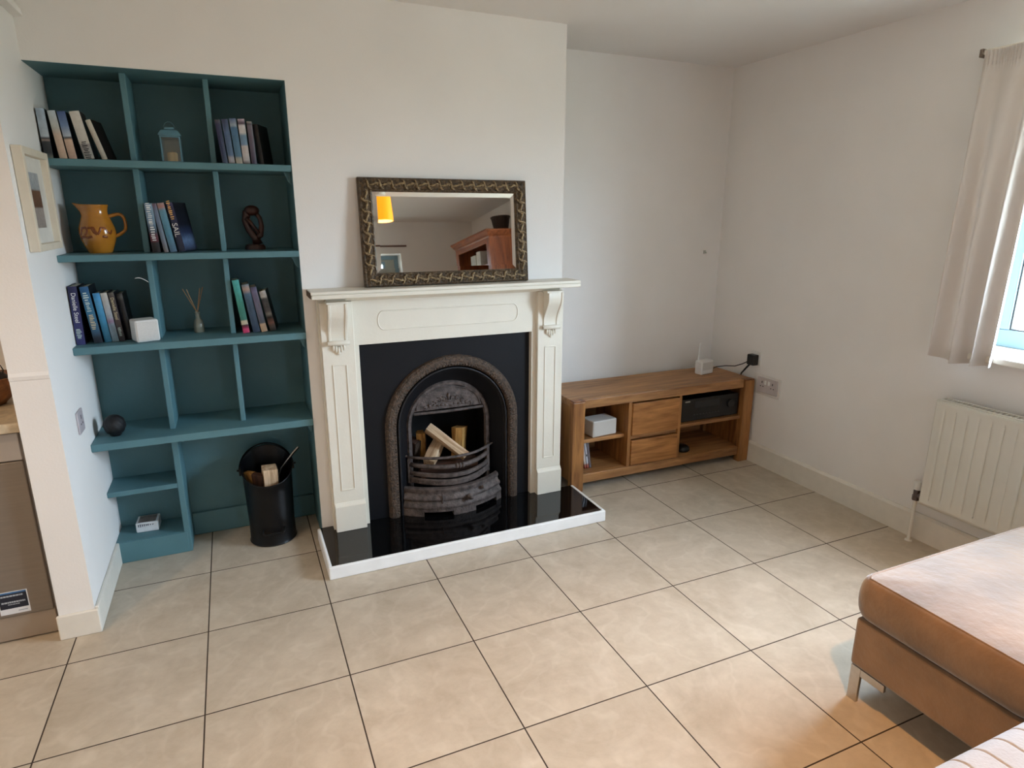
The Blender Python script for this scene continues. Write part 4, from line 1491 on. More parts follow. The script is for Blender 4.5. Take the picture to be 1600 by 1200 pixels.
# things on and in the bench
wr = thing('white_radio', 'white box speaker with pale mesh front on the upper left shelf of the oak bench', 'speaker', (2.540, 0.205, 0.2905), (0, 0, R(6)))
obj('case', B().box(-0.084, 0.084, -0.058, 0.058, 0, 0.094), M_white, wr, local=True, bevel=0.007, seg=3)
obj('grille', B().box(-0.078, 0.078, -0.0595, -0.057, 0.005, 0.089), M_offwhite, wr, local=True, bevel=0.002)
gdv = 'cases in the lower left of the oak bench'
for i, (x_, c_, lb) in enumerate(((2.430, (206, 196, 190), 'white disc case with red foot leaning next to the left leg of the oak bench'), (2.446, (196, 196, 204), 'white case with a small black mark, middle of three in the oak bench'), (2.462, (120, 112, 118), 'grey-brown case, rightmost of three leaning in the oak bench'))):
    t = thing('disc_case', lb, 'case', (x_, 0.165, 0.0975), (0, R(-9), R(4)), gdv)
    obj('shell', B().box(0, 0.0125, 0, 0.13, 0, 0.165), bands('case_spine', [(0, (150, 60, 48) if i < 2 else c_), (0.14, (176, 110, 96) if i < 2 else c_), (0.2, c_), (1, c_)], 0.3, 'Z', 0, 0.165, 0.2), t, local=True, bevel=0.001)
    if i == 1:
        obj('spine_mark', B().box(0.003, 0.0095, -0.0005, 0.0005, 0.075, 0.089), M_black, t, local=True)

rec = thing('stereo_receiver', 'black stereo receiver filling the upper right shelf of the oak bench', 'receiver', (3.27, 0.13, 0.304))
obj('case', B().box(3.062, 3.490, 0.130, 0.440, 0.314, 0.446), M_blackmetal, rec, bevel=0.003)
obj('front_panel', B().box(3.060, 3.492, 0.116, 0.130, 0.312, 0.450), M_black, rec, bevel=0.002)
b = B()
b.lathe([(0, 0), (0.026, 0), (0.027, 0.004), (0.025, 0.016), (0, 0.017)], seg=28, m=Matrix.Translation((3.425, 0.1162, 0.392)) @ Matrix.Rotation(R(90), 4, 'X'))
obj('volume_knob', b, mat('dark_gloss_knob', (30, 30, 33), 0.25), rec)
obj('display', B().box(3.155, 3.345, 0.1148, 0.1165, 0.390, 0.432), mat('dark_display', (22, 22, 26), 0.12), rec)
b = B()
for k in range(9):
    b.box(3.150 + k * 0.023, 3.163 + k * 0.023, 0.1135, 0.1165, 0.345, 0.351)
obj('button_row', b, mat('grey_buttons', (66, 66, 68), 0.4), rec)
obj('maker_badge', B().box(3.082, 3.118, 0.1150, 0.1162, 0.432, 0.439), mat('silver_badge', (196, 196, 192), 0.3, metal=0.6), rec)
for x_ in (3.09, 3.46):
    for y_ in (0.15, 0.41):
        obj('foot', B().lathe([(0, 0), (0.018, 0), (0.018, 0.01), (0, 0.01)], (x_, y_, 0.304), 16), M_black, rec)

ph = thing('black_headset', 'small black headset with a curved band in the lower right of the oak bench', 'headset', (3.145, 0.2, 0.0975))
b = B()
b.tube([(3.075 + 0.055 * (1 - math.cos(a)) * 0.25, 0.225 + 0.0 * a, 0.150 + 0.050 * math.cos(a)) for a in [math.pi * i / 12 - math.pi / 2 * 0 for i in range(13)]], 0.007, 8)
obj('band', b, M_black, ph, smooth=True)
b = B()
b.lathe([(0, 0), (0.040, 0), (0.046, 0.008), (0.042, 0.026), (0.026, 0.036), (0, 0.037)], (3.140, 0.185, 0.0973), 24)
obj('ear_pad', b, M_black, ph, smooth=True)

rt = thing('wifi_router', 'small white router box with one thin aerial on the oak bench in the corner', 'router', (3.375, 0.315, sz + 0.0005), (0, 0, R(10)))
obj('case', B().box(-0.056, 0.056, -0.03, 0.03, 0, 0.088), M_white, rt, local=True, bevel=0.010, seg=3)
b = B()
b.box(-0.05, 0.05, -0.0305, -0.0295, 0.03, 0.078)
obj('front_grille', b, M_offwhite, rt, local=True)
b = B()
b.tube([(-0.030, 0.022, 0.08), (-0.030, 0.024, 0.10), (-0.020, 0.028, 0.196)], [0.005, 0.005, 0.003], 10)
obj('aerial', b, M_white, rt, local=True, smooth=True)

# sockets on the right wall
s1 = thing('wall_socket', 'double white socket plate on the right wall just beyond the oak bench', 'socket', (XR, 0.0, 0.52))
obj('surround', B().box(XR - 0.005, XR - 0.0005, -0.108, 0.105, 0.448, 0.574), mat('socket_surround', (228, 222, 216), 0.5), s1, bevel=0.002)
obj('plate', B().box(XR - 0.014, XR - 0.005, -0.090, 0.068, 0.466, 0.560), mat('pale_mauve_plate', (196, 186, 184), 0.4), s1, bevel=0.003)
b = B()
for yc_ in (-0.055, 0.028):
    b.box(XR - 0.0150, XR - 0.0138, yc_ - 0.003, yc_ + 0.003, 0.525, 0.538)
    b.box(XR - 0.0150, XR - 0.0138, yc_ - 0.014, yc_ - 0.006, 0.503, 0.508)
    b.box(XR - 0.0150, XR - 0.0138, yc_ + 0.006, yc_ + 0.014, 0.503, 0.508)
obj('pin_hole', b, M_black, s1)
for yc_ in (-0.028, 0.000):
    obj('rocker_switch', B().box(XR - 0.018, XR - 0.0138, yc_ - 0.007, yc_ + 0.007, 0.520, 0.545), M_white, s1, bevel=0.001)
# upper single socket with black plug and two leads
s2 = thing('wall_socket', 'white wall socket behind the black plug in the corner', 'socket', (XR, 0.11, 0.66))
obj('plate', B().box(XR - 0.009, XR - 0.0005, 0.066, 0.152, 0.622, 0.708), M_white, s2, bevel=0.003)
pl = thing('power_plug', 'black plug with two black leads in the upper wall socket above the oak bench', 'plug', (XR - 0.0095, 0.11, 0.66))
obj('plug_body', B().box(XR - 0.052, XR - 0.0095, 0.078, 0.136, 0.624, 0.690), M_black, pl, bevel=0.006, seg=3)
b = B()
b.tube([(XR - 0.040, 0.136, 0.640), (XR - 0.050, 0.170, 0.618), (XR - 0.065, 0.215, 0.596), (XR - 0.09, 0.27, 0.588), (XR - 0.12, 0.32, 0.574), (XR - 0.15, 0.345, 0.552), (XR - 0.168, 0.352, 0.5435)], 0.0032, 8)
obj('lead', b, M_black, pl, smooth=True)
b = B()
b.tube([(XR - 0.038, 0.120, 0.626), (XR - 0.036, 0.145, 0.600), (XR - 0.034, 0.185, 0.556), (XR - 0.013, 0.215, 0.525), (XR - 0.010, 0.235, 0.47)], [0.006, 0.006, 0.0055, 0.005, 0.005], 8)
obj('lead', b, M_black, pl, smooth=True)
hk = thing('wall_hook', 'tiny grey hook on the alcove wall near the corner', 'hook', (3.478, YB, 1.290))
b = B()
b.box(3.468, 3.486, YB - 0.006, YB - 0.0004, 1.280, 1.302)
b.tube([(3.477, YB - 0.006, 1.296), (3.477, YB - 0.018, 1.288), (3.477, YB - 0.020, 1.284)], 0.004, 8)
obj('plate', b, mat('grey_hook', (176, 174, 164), 0.5), hk, bevel=0.0015)

# ------------------------------------------------------------------ radiator
rad = thing('radiator', 'white ribbed panel radiator under the window on the right wall', 'radiator', (3.54, -1.7, 0.22))
ry0, ry1, rz0, rz1, rxf = -2.32, -1.078, 0.222, 0.722, 3.508
M_rad = mat('cream_radiator_enamel', (222, 217, 206), 0.4, 0.02, 8)
pitch = 0.0485
nf = int((ry1 - ry0) / pitch)


def radx(y_, z_):
    k = ((ry1 - y_) / pitch) % 1.0
    g_ = 1.0 if k < 0.74 else max(0.0, abs((k - 0.87) / 0.13))
    edge = min(1.0, max(0.0, (z_ - (rz0 + 0.035)) / 0.02), max(0.0, (rz1 - 0.035 - z_) / 0.02))
    return rxf + 0.009 * (1 - g_) * edge


b = B()
NY = nf * 12
NZ = [0.0, 0.03, 0.05, 0.08, 0.11, 0.3, 0.5, 0.7, 0.89, 0.92, 0.95, 0.97, 1.0]
gv = [[b.bm.verts.new((radx(ry1 - (ry1 - ry0) * i / NY, rz0 + (rz1 - rz0) * t), ry1 - (ry1 - ry0) * i / NY, rz0 + (rz1 - rz0) * t)) for t in NZ] for i in range(NY + 1)]
for i in range(NY):
    for j in range(len(NZ) - 1):
        b.bm.faces.new((gv[i][j], gv[i][j + 1], gv[i + 1][j + 1], gv[i + 1][j]))
ob_ = sharp_smooth(obj('front_panel', b, M_rad, rad), 50)
md = ob_.modifiers.new('thick', 'SOLIDIFY')
md.thickness = 0.012
md.offset = -1
obj('rear_panel', B().box(3.556, 3.566, ry0, ry1, rz0, rz1), M_rad, rad)
b = B()
b.box(rxf - 0.003, 3.568, ry0, ry0 + 0.006, rz0, rz1 + 0.004)
b.box(rxf - 0.003, 3.568, ry1, ry1 + 0.006, rz0, rz1 + 0.004)
obj('end_cover', b, M_rad, rad, bevel=0.002)
b = B()
k = ry0 + 0.02
b.box(rxf - 0.002, rxf + 0.010, ry0, ry1, rz1, rz1 + 0.006)
b.box(3.554, 3.566, ry0, ry1, rz1, rz1 + 0.006)
while k < ry1 - 0.02:
    b.box(rxf + 0.010, 3.554, k, k + 0.006, rz1, rz1 + 0.004)
    k += 0.02
obj('top_grille', b, M_rad, rad)
b = B()
b.box(rxf - 0.001, 3.568, ry0, ry1, rz0 - 0.004, rz0 + 0.001)
obj('bottom_edge', b, M_rad, rad)
for y_ in (-1.3, -2.1):
    obj('wall_bracket', B().box(3.566, XR, y_ - 0.015, y_ + 0.015, 0.3, 0.62), M_rad, rad)
vx, vy = 3.538, -1.036
b = B()
b.tube([(vx, vy, 0.235), (vx, vy - 0.043, 0.250)], 0.012, 12)
b.tube([(vx, vy, 0.222), (vx, vy, 0.268)], 0.014, 14)
b.tube([(vx, vy, 0.214), (vx, vy, 0.236)], 0.017, 6)
obj('valve_body', b, mat('tarnished_valve_metal', (96, 84, 82), 0.35, 0.2, 60, metal=0.7), rad)
sharp_smooth(obj('valve_cap', B().lathe([(0, 0), (0.017, 0), (0.017, 0.034), (0.014, 0.040), (0, 0.041)], (vx, vy, 0.268), 20), M_white, rad), 40)
b = B()
b.tube([(vx, vy, 0.0), (vx, vy, 0.216)], 0.0085, 12)
b.lathe([(0.0086, 0), (0.017, 0), (0.015, 0.006), (0.0086, 0.007)], (vx, vy, 0.0), 18)
obj('pipe', b, M_trim, rad, smooth=True)

# ------------------------------------------------------------------ curtain
cur = thing('curtain', 'pale beige gathered curtain hanging at the near side of the window', 'curtain', (3.51, -1.1, 0.905))
M_cur = cloth_material('beige_curtain_cloth', (226, 217, 210), 0.12)
ctop, cbot = 2.150, 0.905


def curt(u, v):
    z_ = cbot + (ctop - cbot) * v
    ytop = -0.985 - 0.275 * u
    ybot = -0.955 - 0.285 * u
    y_ = ybot + (ytop - ybot) * v ** 0.8
    amp = 0.042 * (1 - 0.62 * v) * (0.55 + 0.55 * u)
    ph_ = (u + 0.05 * math.sin(7 * u)) * 2 * math.pi * 3.33 + 0.5 * math.sin(3 * v + 1) + 0.4
    x_ = 3.515 + amp * math.sin(ph_) + 0.010 * math.sin(u * 19 + 4 * v) * (1 - v * 0.5) + 0.016 * (1 - v)
    x_ = x_ + (3.594 - x_) * max(0.0, (0.11 - u) / 0.11) ** 1.3
    if v > 0.955:
        x_ += 0.004 * math.sin(u * 150)
    y_ += 0.010 * math.cos(ph_) * (1 - v)
    zz = z_ + 0.02 * (0.5 - abs(u - 0.45)) * (v - 1) * -1 * -1 + (0.022 * max(0, 0.35 - u) / 0.35) * (1 - v)
    return (x_, y_, zz)


b = B()
b.grid(curt, 150, 60)
ob_ = obj('cloth', b, M_cur, cur, smooth=True)
md = ob_.modifiers.new('thick', 'SOLIDIFY')
md.thickness = 0.0022
ob_.modifiers.move(len(ob_.modifiers) - 1, 0)
b = B()
b.grid(lambda u, v: (curt(u, 0.002 + 0.036 * v)[0] - 0.0028, curt(u, 0.002 + 0.036 * v)[1], curt(u, 0.002 + 0.036 * v)[2]), 150, 4)
ob_ = obj('hem', b, M_cur, cur, smooth=True)
b = B()
b.grid(lambda u, v: (curt(u, 0.955 + 0.044 * v)[0] - 0.004, curt(u, 0.955 + 0.044 * v)[1], curt(u, 0.955 + 0.044 * v)[2] + 0.004), 220, 5)
obj('header_tape', b, M_cur, cur, smooth=True)
crl = thing('curtain_track', 'slim white curtain track above the window', 'track', (3.54, -1.8, 2.165))
obj('track', B().box(3.552, 3.574, -2.68, -0.980, 2.148, 2.168), mat('cream_track', (214, 204, 190), 0.5), crl, bevel=0.003)
obj('end_stop', B().box(3.545, 3.580, -0.982, -0.968, 2.140, 2.172), mat('brown_grey_stop', (120, 104, 92), 0.5), crl, bevel=0.003)
for y_ in (-1.05, -1.8, -2.6):
    obj('track_bracket', B().box(3.574, XR, y_ - 0.01, y_ + 0.01, 2.150, 2.166), M_white, crl)
# far curtain of the same window
cur2 = thing('curtain', 'matching beige curtain at the far right side of the window', 'curtain', (3.51, -2.5, 0.905))


def curt2(u, v):
    p_ = curt(u, v)
    return (p_[0], -3.63 - p_[1] + 0.0, p_[2])


b = B()
b.grid(curt2, 100, 40)
ob_ = obj('cloth', b, M_cur, cur2, smooth=True)
md = ob_.modifiers.new('thick', 'SOLIDIFY')
md.thickness = 0.0022
ob_.modifiers.move(len(ob_.modifiers) - 1, 0)

# ------------------------------------------------------------------ ottoman and sofa
M_velvet = mat('taupe_velour', (130, 102, 77), 0.85, 0.26, 6, 0.3, 30, spec=0.15, sheen=0.75)
M_grey_vel = mat('pale_grey_velour', (166, 163, 164), 0.85, 0.05, 14, 0.15, 160, spec=0.15, sheen=0.15)
ox0, ox1, oy0, oy1 = 2.370, 3.235, -2.150, -1.640
ott = thing('ottoman', 'large beige velour footstool block with thick cushion and chrome legs', 'ottoman', ((ox0 + ox1) / 2, (oy0 + oy1) / 2, 0))
obj('base', B().box(ox0, ox1, oy0, oy1, 0.125, 0.295), M_velvet, ott, bevel=0.012, seg=3)


def cushion(x0, x1, y0, y1, z0, z1, bulge, r, crown, nx=36, ny=28):
    """closed pillow-like block: rounded side roll and softly crowned top"""
    b = B()
    cx_, cy_ = (x0 + x1) / 2, (y0 + y1) / 2
    hx, hy = (x1 - x0) / 2, (y1 - y0) / 2
    loops = []
    prof = []
    n_ = 12
    for i in range(n_ + 1):
        a = -math.pi / 2 + math.pi * i / n_
        prof.append((bulge * (math.cos(a) ** 0.7 if math.cos(a) > 0 else 0), (z0 + z1) / 2 + (z1 - z0) / 2 * math.sin(a)))

    def outline(ins, m_=20):
        pts = []
        rr = max(r - max(ins, 0) * 0.5, 0.015)
        ax, ay = hx - ins, hy - ins
        for (sx_, sy_), a0 in (((1, 1), 0), ((-1, 1), 90), ((-1, -1), 180), ((1, -1), 270)):
            for k in range(7):
                a = R(a0 + 90 * k / 6)
                pts.append((cx_ + sx_ * (ax - rr) + rr * math.cos(a), cy_ + sy_ * (ay - rr) + rr * math.sin(a)))
            # straight runs
        out = []
        for i in range(len(pts)):
            p, q = pts[i], pts[(i + 1) % len(pts)]
            out.append(p)
            if (i + 1) % 7 == 0:
                for k in range(1, m_):
                    out.append((p[0] + (q[0] - p[0]) * k / m_, p[1] + (q[1] - p[1]) * k / m_))
        return out
    rings = []
    for off, z_ in prof:
        rings.append([(x, y, z_) for x, y in outline(bulge - off)])
    for k in range(1, 9):
        t = k / 9
        ins = bulge + t * (min(hx, hy) - 0.05)
        rings.append([(x, y, z1 + crown * (1 - (1 - t) ** 2)) for x, y in outline(ins)])
    b.sweep(rings)
    return b


cu = cushion(ox0 - 0.016, ox1 + 0.01, oy0, oy1 + 0.016, 0.300, 0.440, 0.028, 0.05, 0.018)
obj('cushion', cu, M_velvet, ott, smooth=True)
# piping round the top edge of the cushion
b = B()
q_ = 0.020
pts = [(ox0 - 0.012 + q_, oy0 + q_, 0.4385), (ox1 + 0.006 - q_, oy0 + q_, 0.4385), (ox1 + 0.006 - q_, oy1 + 0.012 - q_, 0.4385), (ox0 - 0.012 + q_, oy1 + 0.012 - q_, 0.4385)]
run = []
for i in range(4):
    p, q = pts[i], pts[(i + 1) % 4]
    for k in range(16):
        t = (k + 0.5) / 16
        run.append((p[0] + (q[0] - p[0]) * t, p[1] + (q[1] - p[1]) * t, p[2]))
obj('piping', B().tube(run, 0.004, 8, closed=True), M_velvet, ott, smooth=True)
for lx, ly, sxx, syy in ((ox0 + 0.004, oy1 - 0.006, 1, -1), (ox1 - 0.004, oy1 - 0.006, -1, -1), (ox0 + 0.004, oy0 + 0.006, 1, 1), (ox1 - 0.004, oy0 + 0.006, -1, 1)):
    b = B()
    xs = sorted((lx, lx + sxx * 0.012))
    ys = sorted((ly, ly + syy * 0.034))
    b.box(xs[0], xs[1], ys[0], ys[1], 0.0, 0.124)
    ys2 = sorted((ly + syy * 0.0345, ly + syy * 0.115))
    b.box(xs[0], xs[1], ys2[0], ys2[1], 0.098, 0.124)
    xs3 = sorted((lx + sxx * 0.0125, lx + sxx * 0.085))
    b.box(xs3[0], xs3[1], ys[0], ys[1], 0.104, 0.124)
    obj('leg', b, M_chrome, ott, bevel=0.0015)

# sofa just inside the bottom right corner
qx0, qx1, qy0, qy1 = 1.72, 3.30, -3.02, -2.172
sof = thing('sofa', 'pale grey sofa with stitched channel seat at the bottom right corner', 'sofa', ((qx0 + qx1) / 2, (qy0 + qy1) / 2, 0))
obj('base', B().box(qx0 + 0.02, qx1, qy0, qy1 - 0.02, 0.11, 0.29), M_grey_vel, sof, bevel=0.015, seg=3)
b = B()
CH = 0.070


def seat(u, v):
    x_ = qx0 + (qx1 - qx0) * u
    # v: from bottom front, up over the rounded edge, across the top to the back
    ph_ = ((x_ - 1.948) / CH) % 1.0
    groove = 0.0034 * math.exp(-((min(ph_, 1 - ph_)) / 0.034) ** 2)
    if v < 0.2:
        t = v / 0.2
        y_, z_, ny_, nz_ = qy1 + 0.0, 0.295 + 0.090 * t, 1, 0
    elif v < 0.5:
        a = (v - 0.2) / 0.3 * math.pi / 2
        y_, z_, ny_, nz_ = qy1 - 0.05 * (1 - math.cos(a)), 0.385 + 0.05 * math.sin(a), math.cos(a), math.sin(a)
    else:
        t = (v - 0.5) / 0.5
        y_, z_, ny_, nz_ = qy1 - 0.05 - (qy1 - 0.05 - qy0 - 0.2) * t, 0.435 + 0.012 * math.sin(math.pi * t), 0, 1
    return (x_, y_ - ny_ * groove, z_ - nz_ * groove)


b.grid(seat, 700, 40)
b.box(qx0, qx1, qy0 + 0.18, qy1 - 0.06, 0.292, 0.40)
obj('seat_cushion', b, M_grey_vel, sof, smooth=True)
obj('backrest', B().box(qx0 + 0.01, qx1, qy0 - 0.06, qy0 + 0.17, 0.29, 0.80), M_grey_vel, sof, bevel=0.05, seg=5)
for lx in (qx0 + 0.06, qx1 - 0.1):
    for ly in (qy0 + 0.03, qy1 - 0.09):
        obj('leg', B().box(lx, lx + 0.035, ly, ly + 0.035, 0, 0.11), M_chrome, sof, bevel=0.002)

# ------------------------------------------------------------------ pendant lamp (seen in the mirror)
LP = (1.842, -2.30)
lam = thing('pendant_lamp', 'glowing yellow glass pendant lamp reflected in the mirror', 'lamp', (LP[0], LP[1], 1.93))
m_, nt_, p_ = new_mat('yellow_lamp_glass')
p_.inputs['Base Color'].default_value = (*lin((255, 176, 30)), 1)
p_.inputs['Roughness'].default_value = 0.35
p_.inputs['Emission Color'].default_value = (1.0, 0.40, 0.008, 1)
p_.inputs['Emission Strength'].default_value = 0.85
tl = nt_.nodes.new('ShaderNodeBsdfTranslucent')
tl.inputs[0].default_value = (1.0, 0.50, 0.04, 1)
mx = nt_.nodes.new('ShaderNodeMixShader')
mx.inputs[0].default_value = 0.045
nt_.links.new(p_.outputs[0], mx.inputs[1])
nt_.links.new(tl.outputs[0], mx.inputs[2])
nt_.links.new(mx.outputs[0], nt_.nodes['Material Output'].inputs[0])
lz = 1.915
prof = [(0.082, 0.0), (0.080, 0.06), (0.072, 0.20), (0.070, 0.212), (0.078, 0.216), (0.088, 0.240), (0.086, 0.242), (0.068, 0.222), (0.066, 0.205), (0.0745, 0.06), (0.0765, 0.0)]
b = B()
b.lathe(prof + [prof[0]], (LP[0], LP[1], lz), 40)
sharp_smooth(obj('lamp_shade', b, m_, lam), 50)
b = B()
b.lathe([(0.0762, 0.0005), (0.0742, 0.06), (0.0655, 0.205), (0.03, 0.208), (0.03, 0.2065), (0.0645, 0.2035), (0.0732, 0.06), (0.0752, 0.0005), (0.0762, 0.0005)], (LP[0], LP[1], lz), 40)
obj('inner_lining', b, mat('pale_lamp_lining', (150, 142, 126), 0.6, 0.01), lam, smooth=True)
b = B()
b.lathe([(0, 0.112), (0.014, 0.115), (0.022, 0.128), (0.022, 0.138), (0.013, 0.155), (0.012, 0.165), (0, 0.165)], (LP[0], LP[1], lz), 24)
obj('bulb', b, emit('warm_bulb', (1.0, 0.72, 0.38), 30.0), lam, smooth=True)
b = B()
b.lathe([(0, 0.15), (0.018, 0.15), (0.02, 0.2), (0.008, 0.22), (0, 0.22)], (LP[0], LP[1], lz), 20)
b.tube([(LP[0], LP[1], lz + 0.2), (LP[0], LP[1], H - 0.02)], 0.003, 8)
b.lathe([(0, 0), (0.045, 0.0), (0.05, 0.02), (0, 0.0225)], (LP[0], LP[1], H - 0.0235), 24)
b.box(LP[0] - 0.068, LP[0] + 0.068, LP[1] - 0.003, LP[1] + 0.003, lz + 0.205, lz + 0.211)
obj('flex_and_rose', b, M_white, lam)
ld = bpy.data.lights.new('bulb_light', 'POINT')
ld.energy = 90
ld.color = (1.0, 0.50, 0.17)
ld.shadow_soft_size = 0.016
lo = bpy.data.objects.new('bulb_light', ld)
lo.location = (LP[0], LP[1], lz + 0.082)
COL.objects.link(lo)

# ceiling spots over the kitchen side
gk = 'recessed kitchen ceiling spots'
kd = None
for i, (x_, y_) in enumerate(((-0.75, -1.35), (-0.75, -2.9), (-1.8, -1.35), (-1.8, -2.9))):
    t = thing('ceiling_spot', 'recessed round ceiling spot over the kitchen, out of view to the left', 'ceiling light', (x_, y_, H - 0.012), group=gk)
    obj('trim_ring', B().lathe([(0.034, 0.0), (0.048, 0.0), (0.048, 0.0115), (0.034, 0.0115), (0.034, 0.0)], (x_, y_, H - 0.012), 28), M_white, t)
    obj('lens', B().lathe([(0, 0.004), (0.034, 0.004), (0.034, 0.0115), (0, 0.0115)], (x_, y_, H - 0.012), 24), emit('warm_lens', (1.0, 0.8, 0.58), 18.0), t)
    if kd is None:
        kd = bpy.data.lights.new('spot_light', 'SPOT')
        kd.energy = 44
        kd.color = (1.0, 0.74, 0.50)
        kd.spot_size = R(150)
        kd.spot_blend = 0.8
        kd.shadow_soft_size = 0.035
    k_ = bpy.data.objects.new('spot_light', kd)
    k_.location = (x_, y_, H - 0.02)
    COL.objects.link(k_)

# ------------------------------------------------------------------ pine dresser behind the camera (in the mirror)
drs = thing('pine_dresser', 'tall red-brown pine bookcase with moulded top reflected in the mirror', 'bookcase', (3.36, -3.84, 0))
dx0, dx1, dy0, dy1, dzt = 3.150, 3.575, -4.400, -3.290, 1.935
obj('side_panel', B().box(dx0, dx1, dy1 - 0.028, dy1, 0, dzt), M_pine_z, drs, bevel=0.002)
obj('side_panel', B().box(dx0, dx1, dy0, dy0 + 0.028, 0, dzt), M_pine_z, drs, bevel=0.002)
obj('back_panel', B().box(dx1 - 0.012, dx1, dy0 + 0.028, dy1 - 0.028, 0, dzt), M_pine_z, drs)
secs = []
for off, z_ in ((0.0, 1.925), (0.006, 1.940), (0.020, 1.955), (0.040, 1.985), (0.046, 1.990), (0.046, 2.006)):
    secs.append([(dx0 - off, dy0 - off, z_), (dx1, dy0 - off, z_), (dx1, dy1 + off, z_), (dx0 - off, dy1 + off, z_)])
b = B()
b.sweep(secs)
obj('cornice', b, M_pine_y, drs)
obj('face_frame', B().box(dx0 - 0.001, dx0 + 0.022, dy1 - 0.095, dy1 - 0.0285, 0, 1.925), M_pine_z, drs, bevel=0.002)
obj('face_frame', B().box(dx0 - 0.001, dx0 + 0.022, dy0 + 0.0285, dy0 + 0.095, 0, 1.925), M_pine_z, drs, bevel=0.002)
obj('face_frame', B().box(dx0 - 0.001, dx0 + 0.022, dy0 + 0.095, dy1 - 0.095, 1.875, 1.925), M_pine_y, drs, bevel=0.002)
for z_ in (0.06, 0.85, 1.25, 1.650):
    obj('shelf', B().box(dx0 + 0.024, dx1 - 0.012, dy0 + 0.028, dy1 - 0.028, z_, z_ + 0.022), M_pine_y, drs, bevel=0.002)
for ya, yb in ((dy0 + 0.097, -3.847), (-3.843, dy1 - 0.097)):
    dd = obj('door', B().box(dx0 - 0.004, dx0 + 0.018, ya, yb, 0.09, 0.84), M_pine_z, drs, bevel=0.003)
    obj('knob', B().lathe([(0, 0), (0.008, 0), (0.008, 0.012), (0.016, 0.02), (0.012, 0.03), (0, 0.032)], (0, 0, 0), 18, Matrix.Translation((dx0 - 0.004, -3.90 if ya < -4 else -3.79, 0.5)) @ Matrix.Rotation(R(-90), 4, 'Y')), M_pine_y, dd)
gw = 'pale books on the upper shelf of the pine bookcase'
yy = -4.02
for i, (tt, hh, c_) in enumerate(((0.055, 0.140, (206, 204, 192)), (0.052, 0.142, (198, 200, 192)), (0.050, 0.138, (204, 202, 190)), (0.062, 0.168, (212, 208, 198)), (0.060, 0.165, (206, 204, 198)))):
    lb = ('pale shorter book at the far end of the row in the reflected bookcase', 'second pale book from the far end in the reflected bookcase', 'third pale shorter book beside the gap in the reflected bookcase', 'taller pale book just right of the gap in the reflected bookcase', 'taller pale book at the near end of the row in the reflected bookcase')[i]
    if i == 3:
        yy += 0.02
    t = thing('book', lb, 'book', (dx0 + 0.05, yy, 1.6725), (0, 0, 0), gw)
    m_ = mat('pale_spine', c_, 0.6, 0.1, 60)
    b = B()
    b.box(0, 0.2, 0, 0.002, 0, hh)
    b.box(0, 0.2, tt - 0.002, tt, 0, hh)
    obj('cover', b, m_, t, local=True)
    obj('spine', B().box(-0.003, 0, 0, tt, 0, hh), m_, t, local=True, bevel=0.001)
    obj('pages', B().box(0.0005, 0.195, 0.002, tt - 0.002, 0.003, hh - 0.004), M_pages, t, local=True)
    yy += tt + 0.002
M_wick = mat('dark_wicker', (52, 36, 28), 0.8, 0.4, 60, 0.8, 90)
bk_ = thing('wicker_basket', 'dark wicker basket on top of the pine bookcase, reflected in the mirror', 'basket', (3.43, -3.62, 2.0065))
b = B()


def weave(x, y, z, a):
    k = 1 + 0.012 * math.sin(a * 22 + z * 330)
    return x * k, y * 1.15 * k, z


zs = [0.0, 0.0] + [0.012 * i for i in range(15)]
b.lathe([(0, 0), (0.066, 0)] + [(0.068 + 0.032 * i / 14 + 0.002 * (i % 2), 0.004 + 0.012 * i) for i in range(15)] + [(0.104, 0.176), (0.096, 0.176), (0.09, 0.15), (0.06, 0.02), (0, 0.015)], seg=66, warp=weave)
obj('body', b, M_wick, bk_, local=True, smooth=True)
b = B()
b.tube([(0.100 * math.cos(a), 0.115 * math.sin(a), 0.178 + 0.003 * math.sin(a * 24)) for a in [2 * math.pi * i / 72 for i in range(72)]], 0.008, 8, closed=True)
obj('rim', b, M_wick, bk_, local=True, smooth=True)
# curtain pole over the rear window
cp = thing('curtain_pole', 'thin brown curtain pole over the far window, reflected in the mirror', 'pole', (2.0, YR + 0.07, 2.085))
b = B()
b.tube([(1.2, YR + 0.07, 2.085), (2.69, YR + 0.07, 2.078)], 0.011, 12)
obj('rod', b, mat('brown_pole', (96, 60, 42), 0.5), cp, smooth=True)
for x_ in (1.25, 2.62):
    b = B()
    b.tube([(x_, YR + 0.07, 2.083), (x_, YR + 0.002, 2.083)], 0.006, 8)
    obj('bracket', b, M_brass, cp)

# ------------------------------------------------------------------ kitchen corner behind the short wall
dwx0, dwx1, dwy = -0.655, -0.062, -0.236
dw = thing('dishwasher', 'stainless steel dishwasher with a lighter control strip left of the short wall', 'dishwasher', ((dwx0 + dwx1) / 2, dwy, 0))
obj('body', B().box(dwx0, dwx1, dwy + 0.022, 0.36, 0.02, 0.80), M_steel2, dw)
obj('door', B().box(dwx0 + 0.003, dwx1 - 0.003, dwy, dwy + 0.022, 0.106, 0.694), M_steel, dw, bevel=0.004)
obj('control_panel', B().box(dwx0 + 0.003, dwx1 - 0.003, dwy + 0.002, dwy + 0.022, 0.697, 0.796), M_steel2, dw, bevel=0.003)
obj('kick_plate', B().box(dwx0 + 0.005, dwx1 - 0.002, dwy + 0.010, dwy + 0.030, 0.006, 0.102), mat('warm_grey_kick_plate', (168, 154, 140), 0.45, 0.03, 8, metal=0.4), dw, bevel=0.002)
st = obj('energy_sticker', B().box(-0.222, -0.132, dwy - 0.0008, dwy + 0.0002, 0.118, 0.208), mat('sticker_white', (226, 228, 232), 0.4), dw)
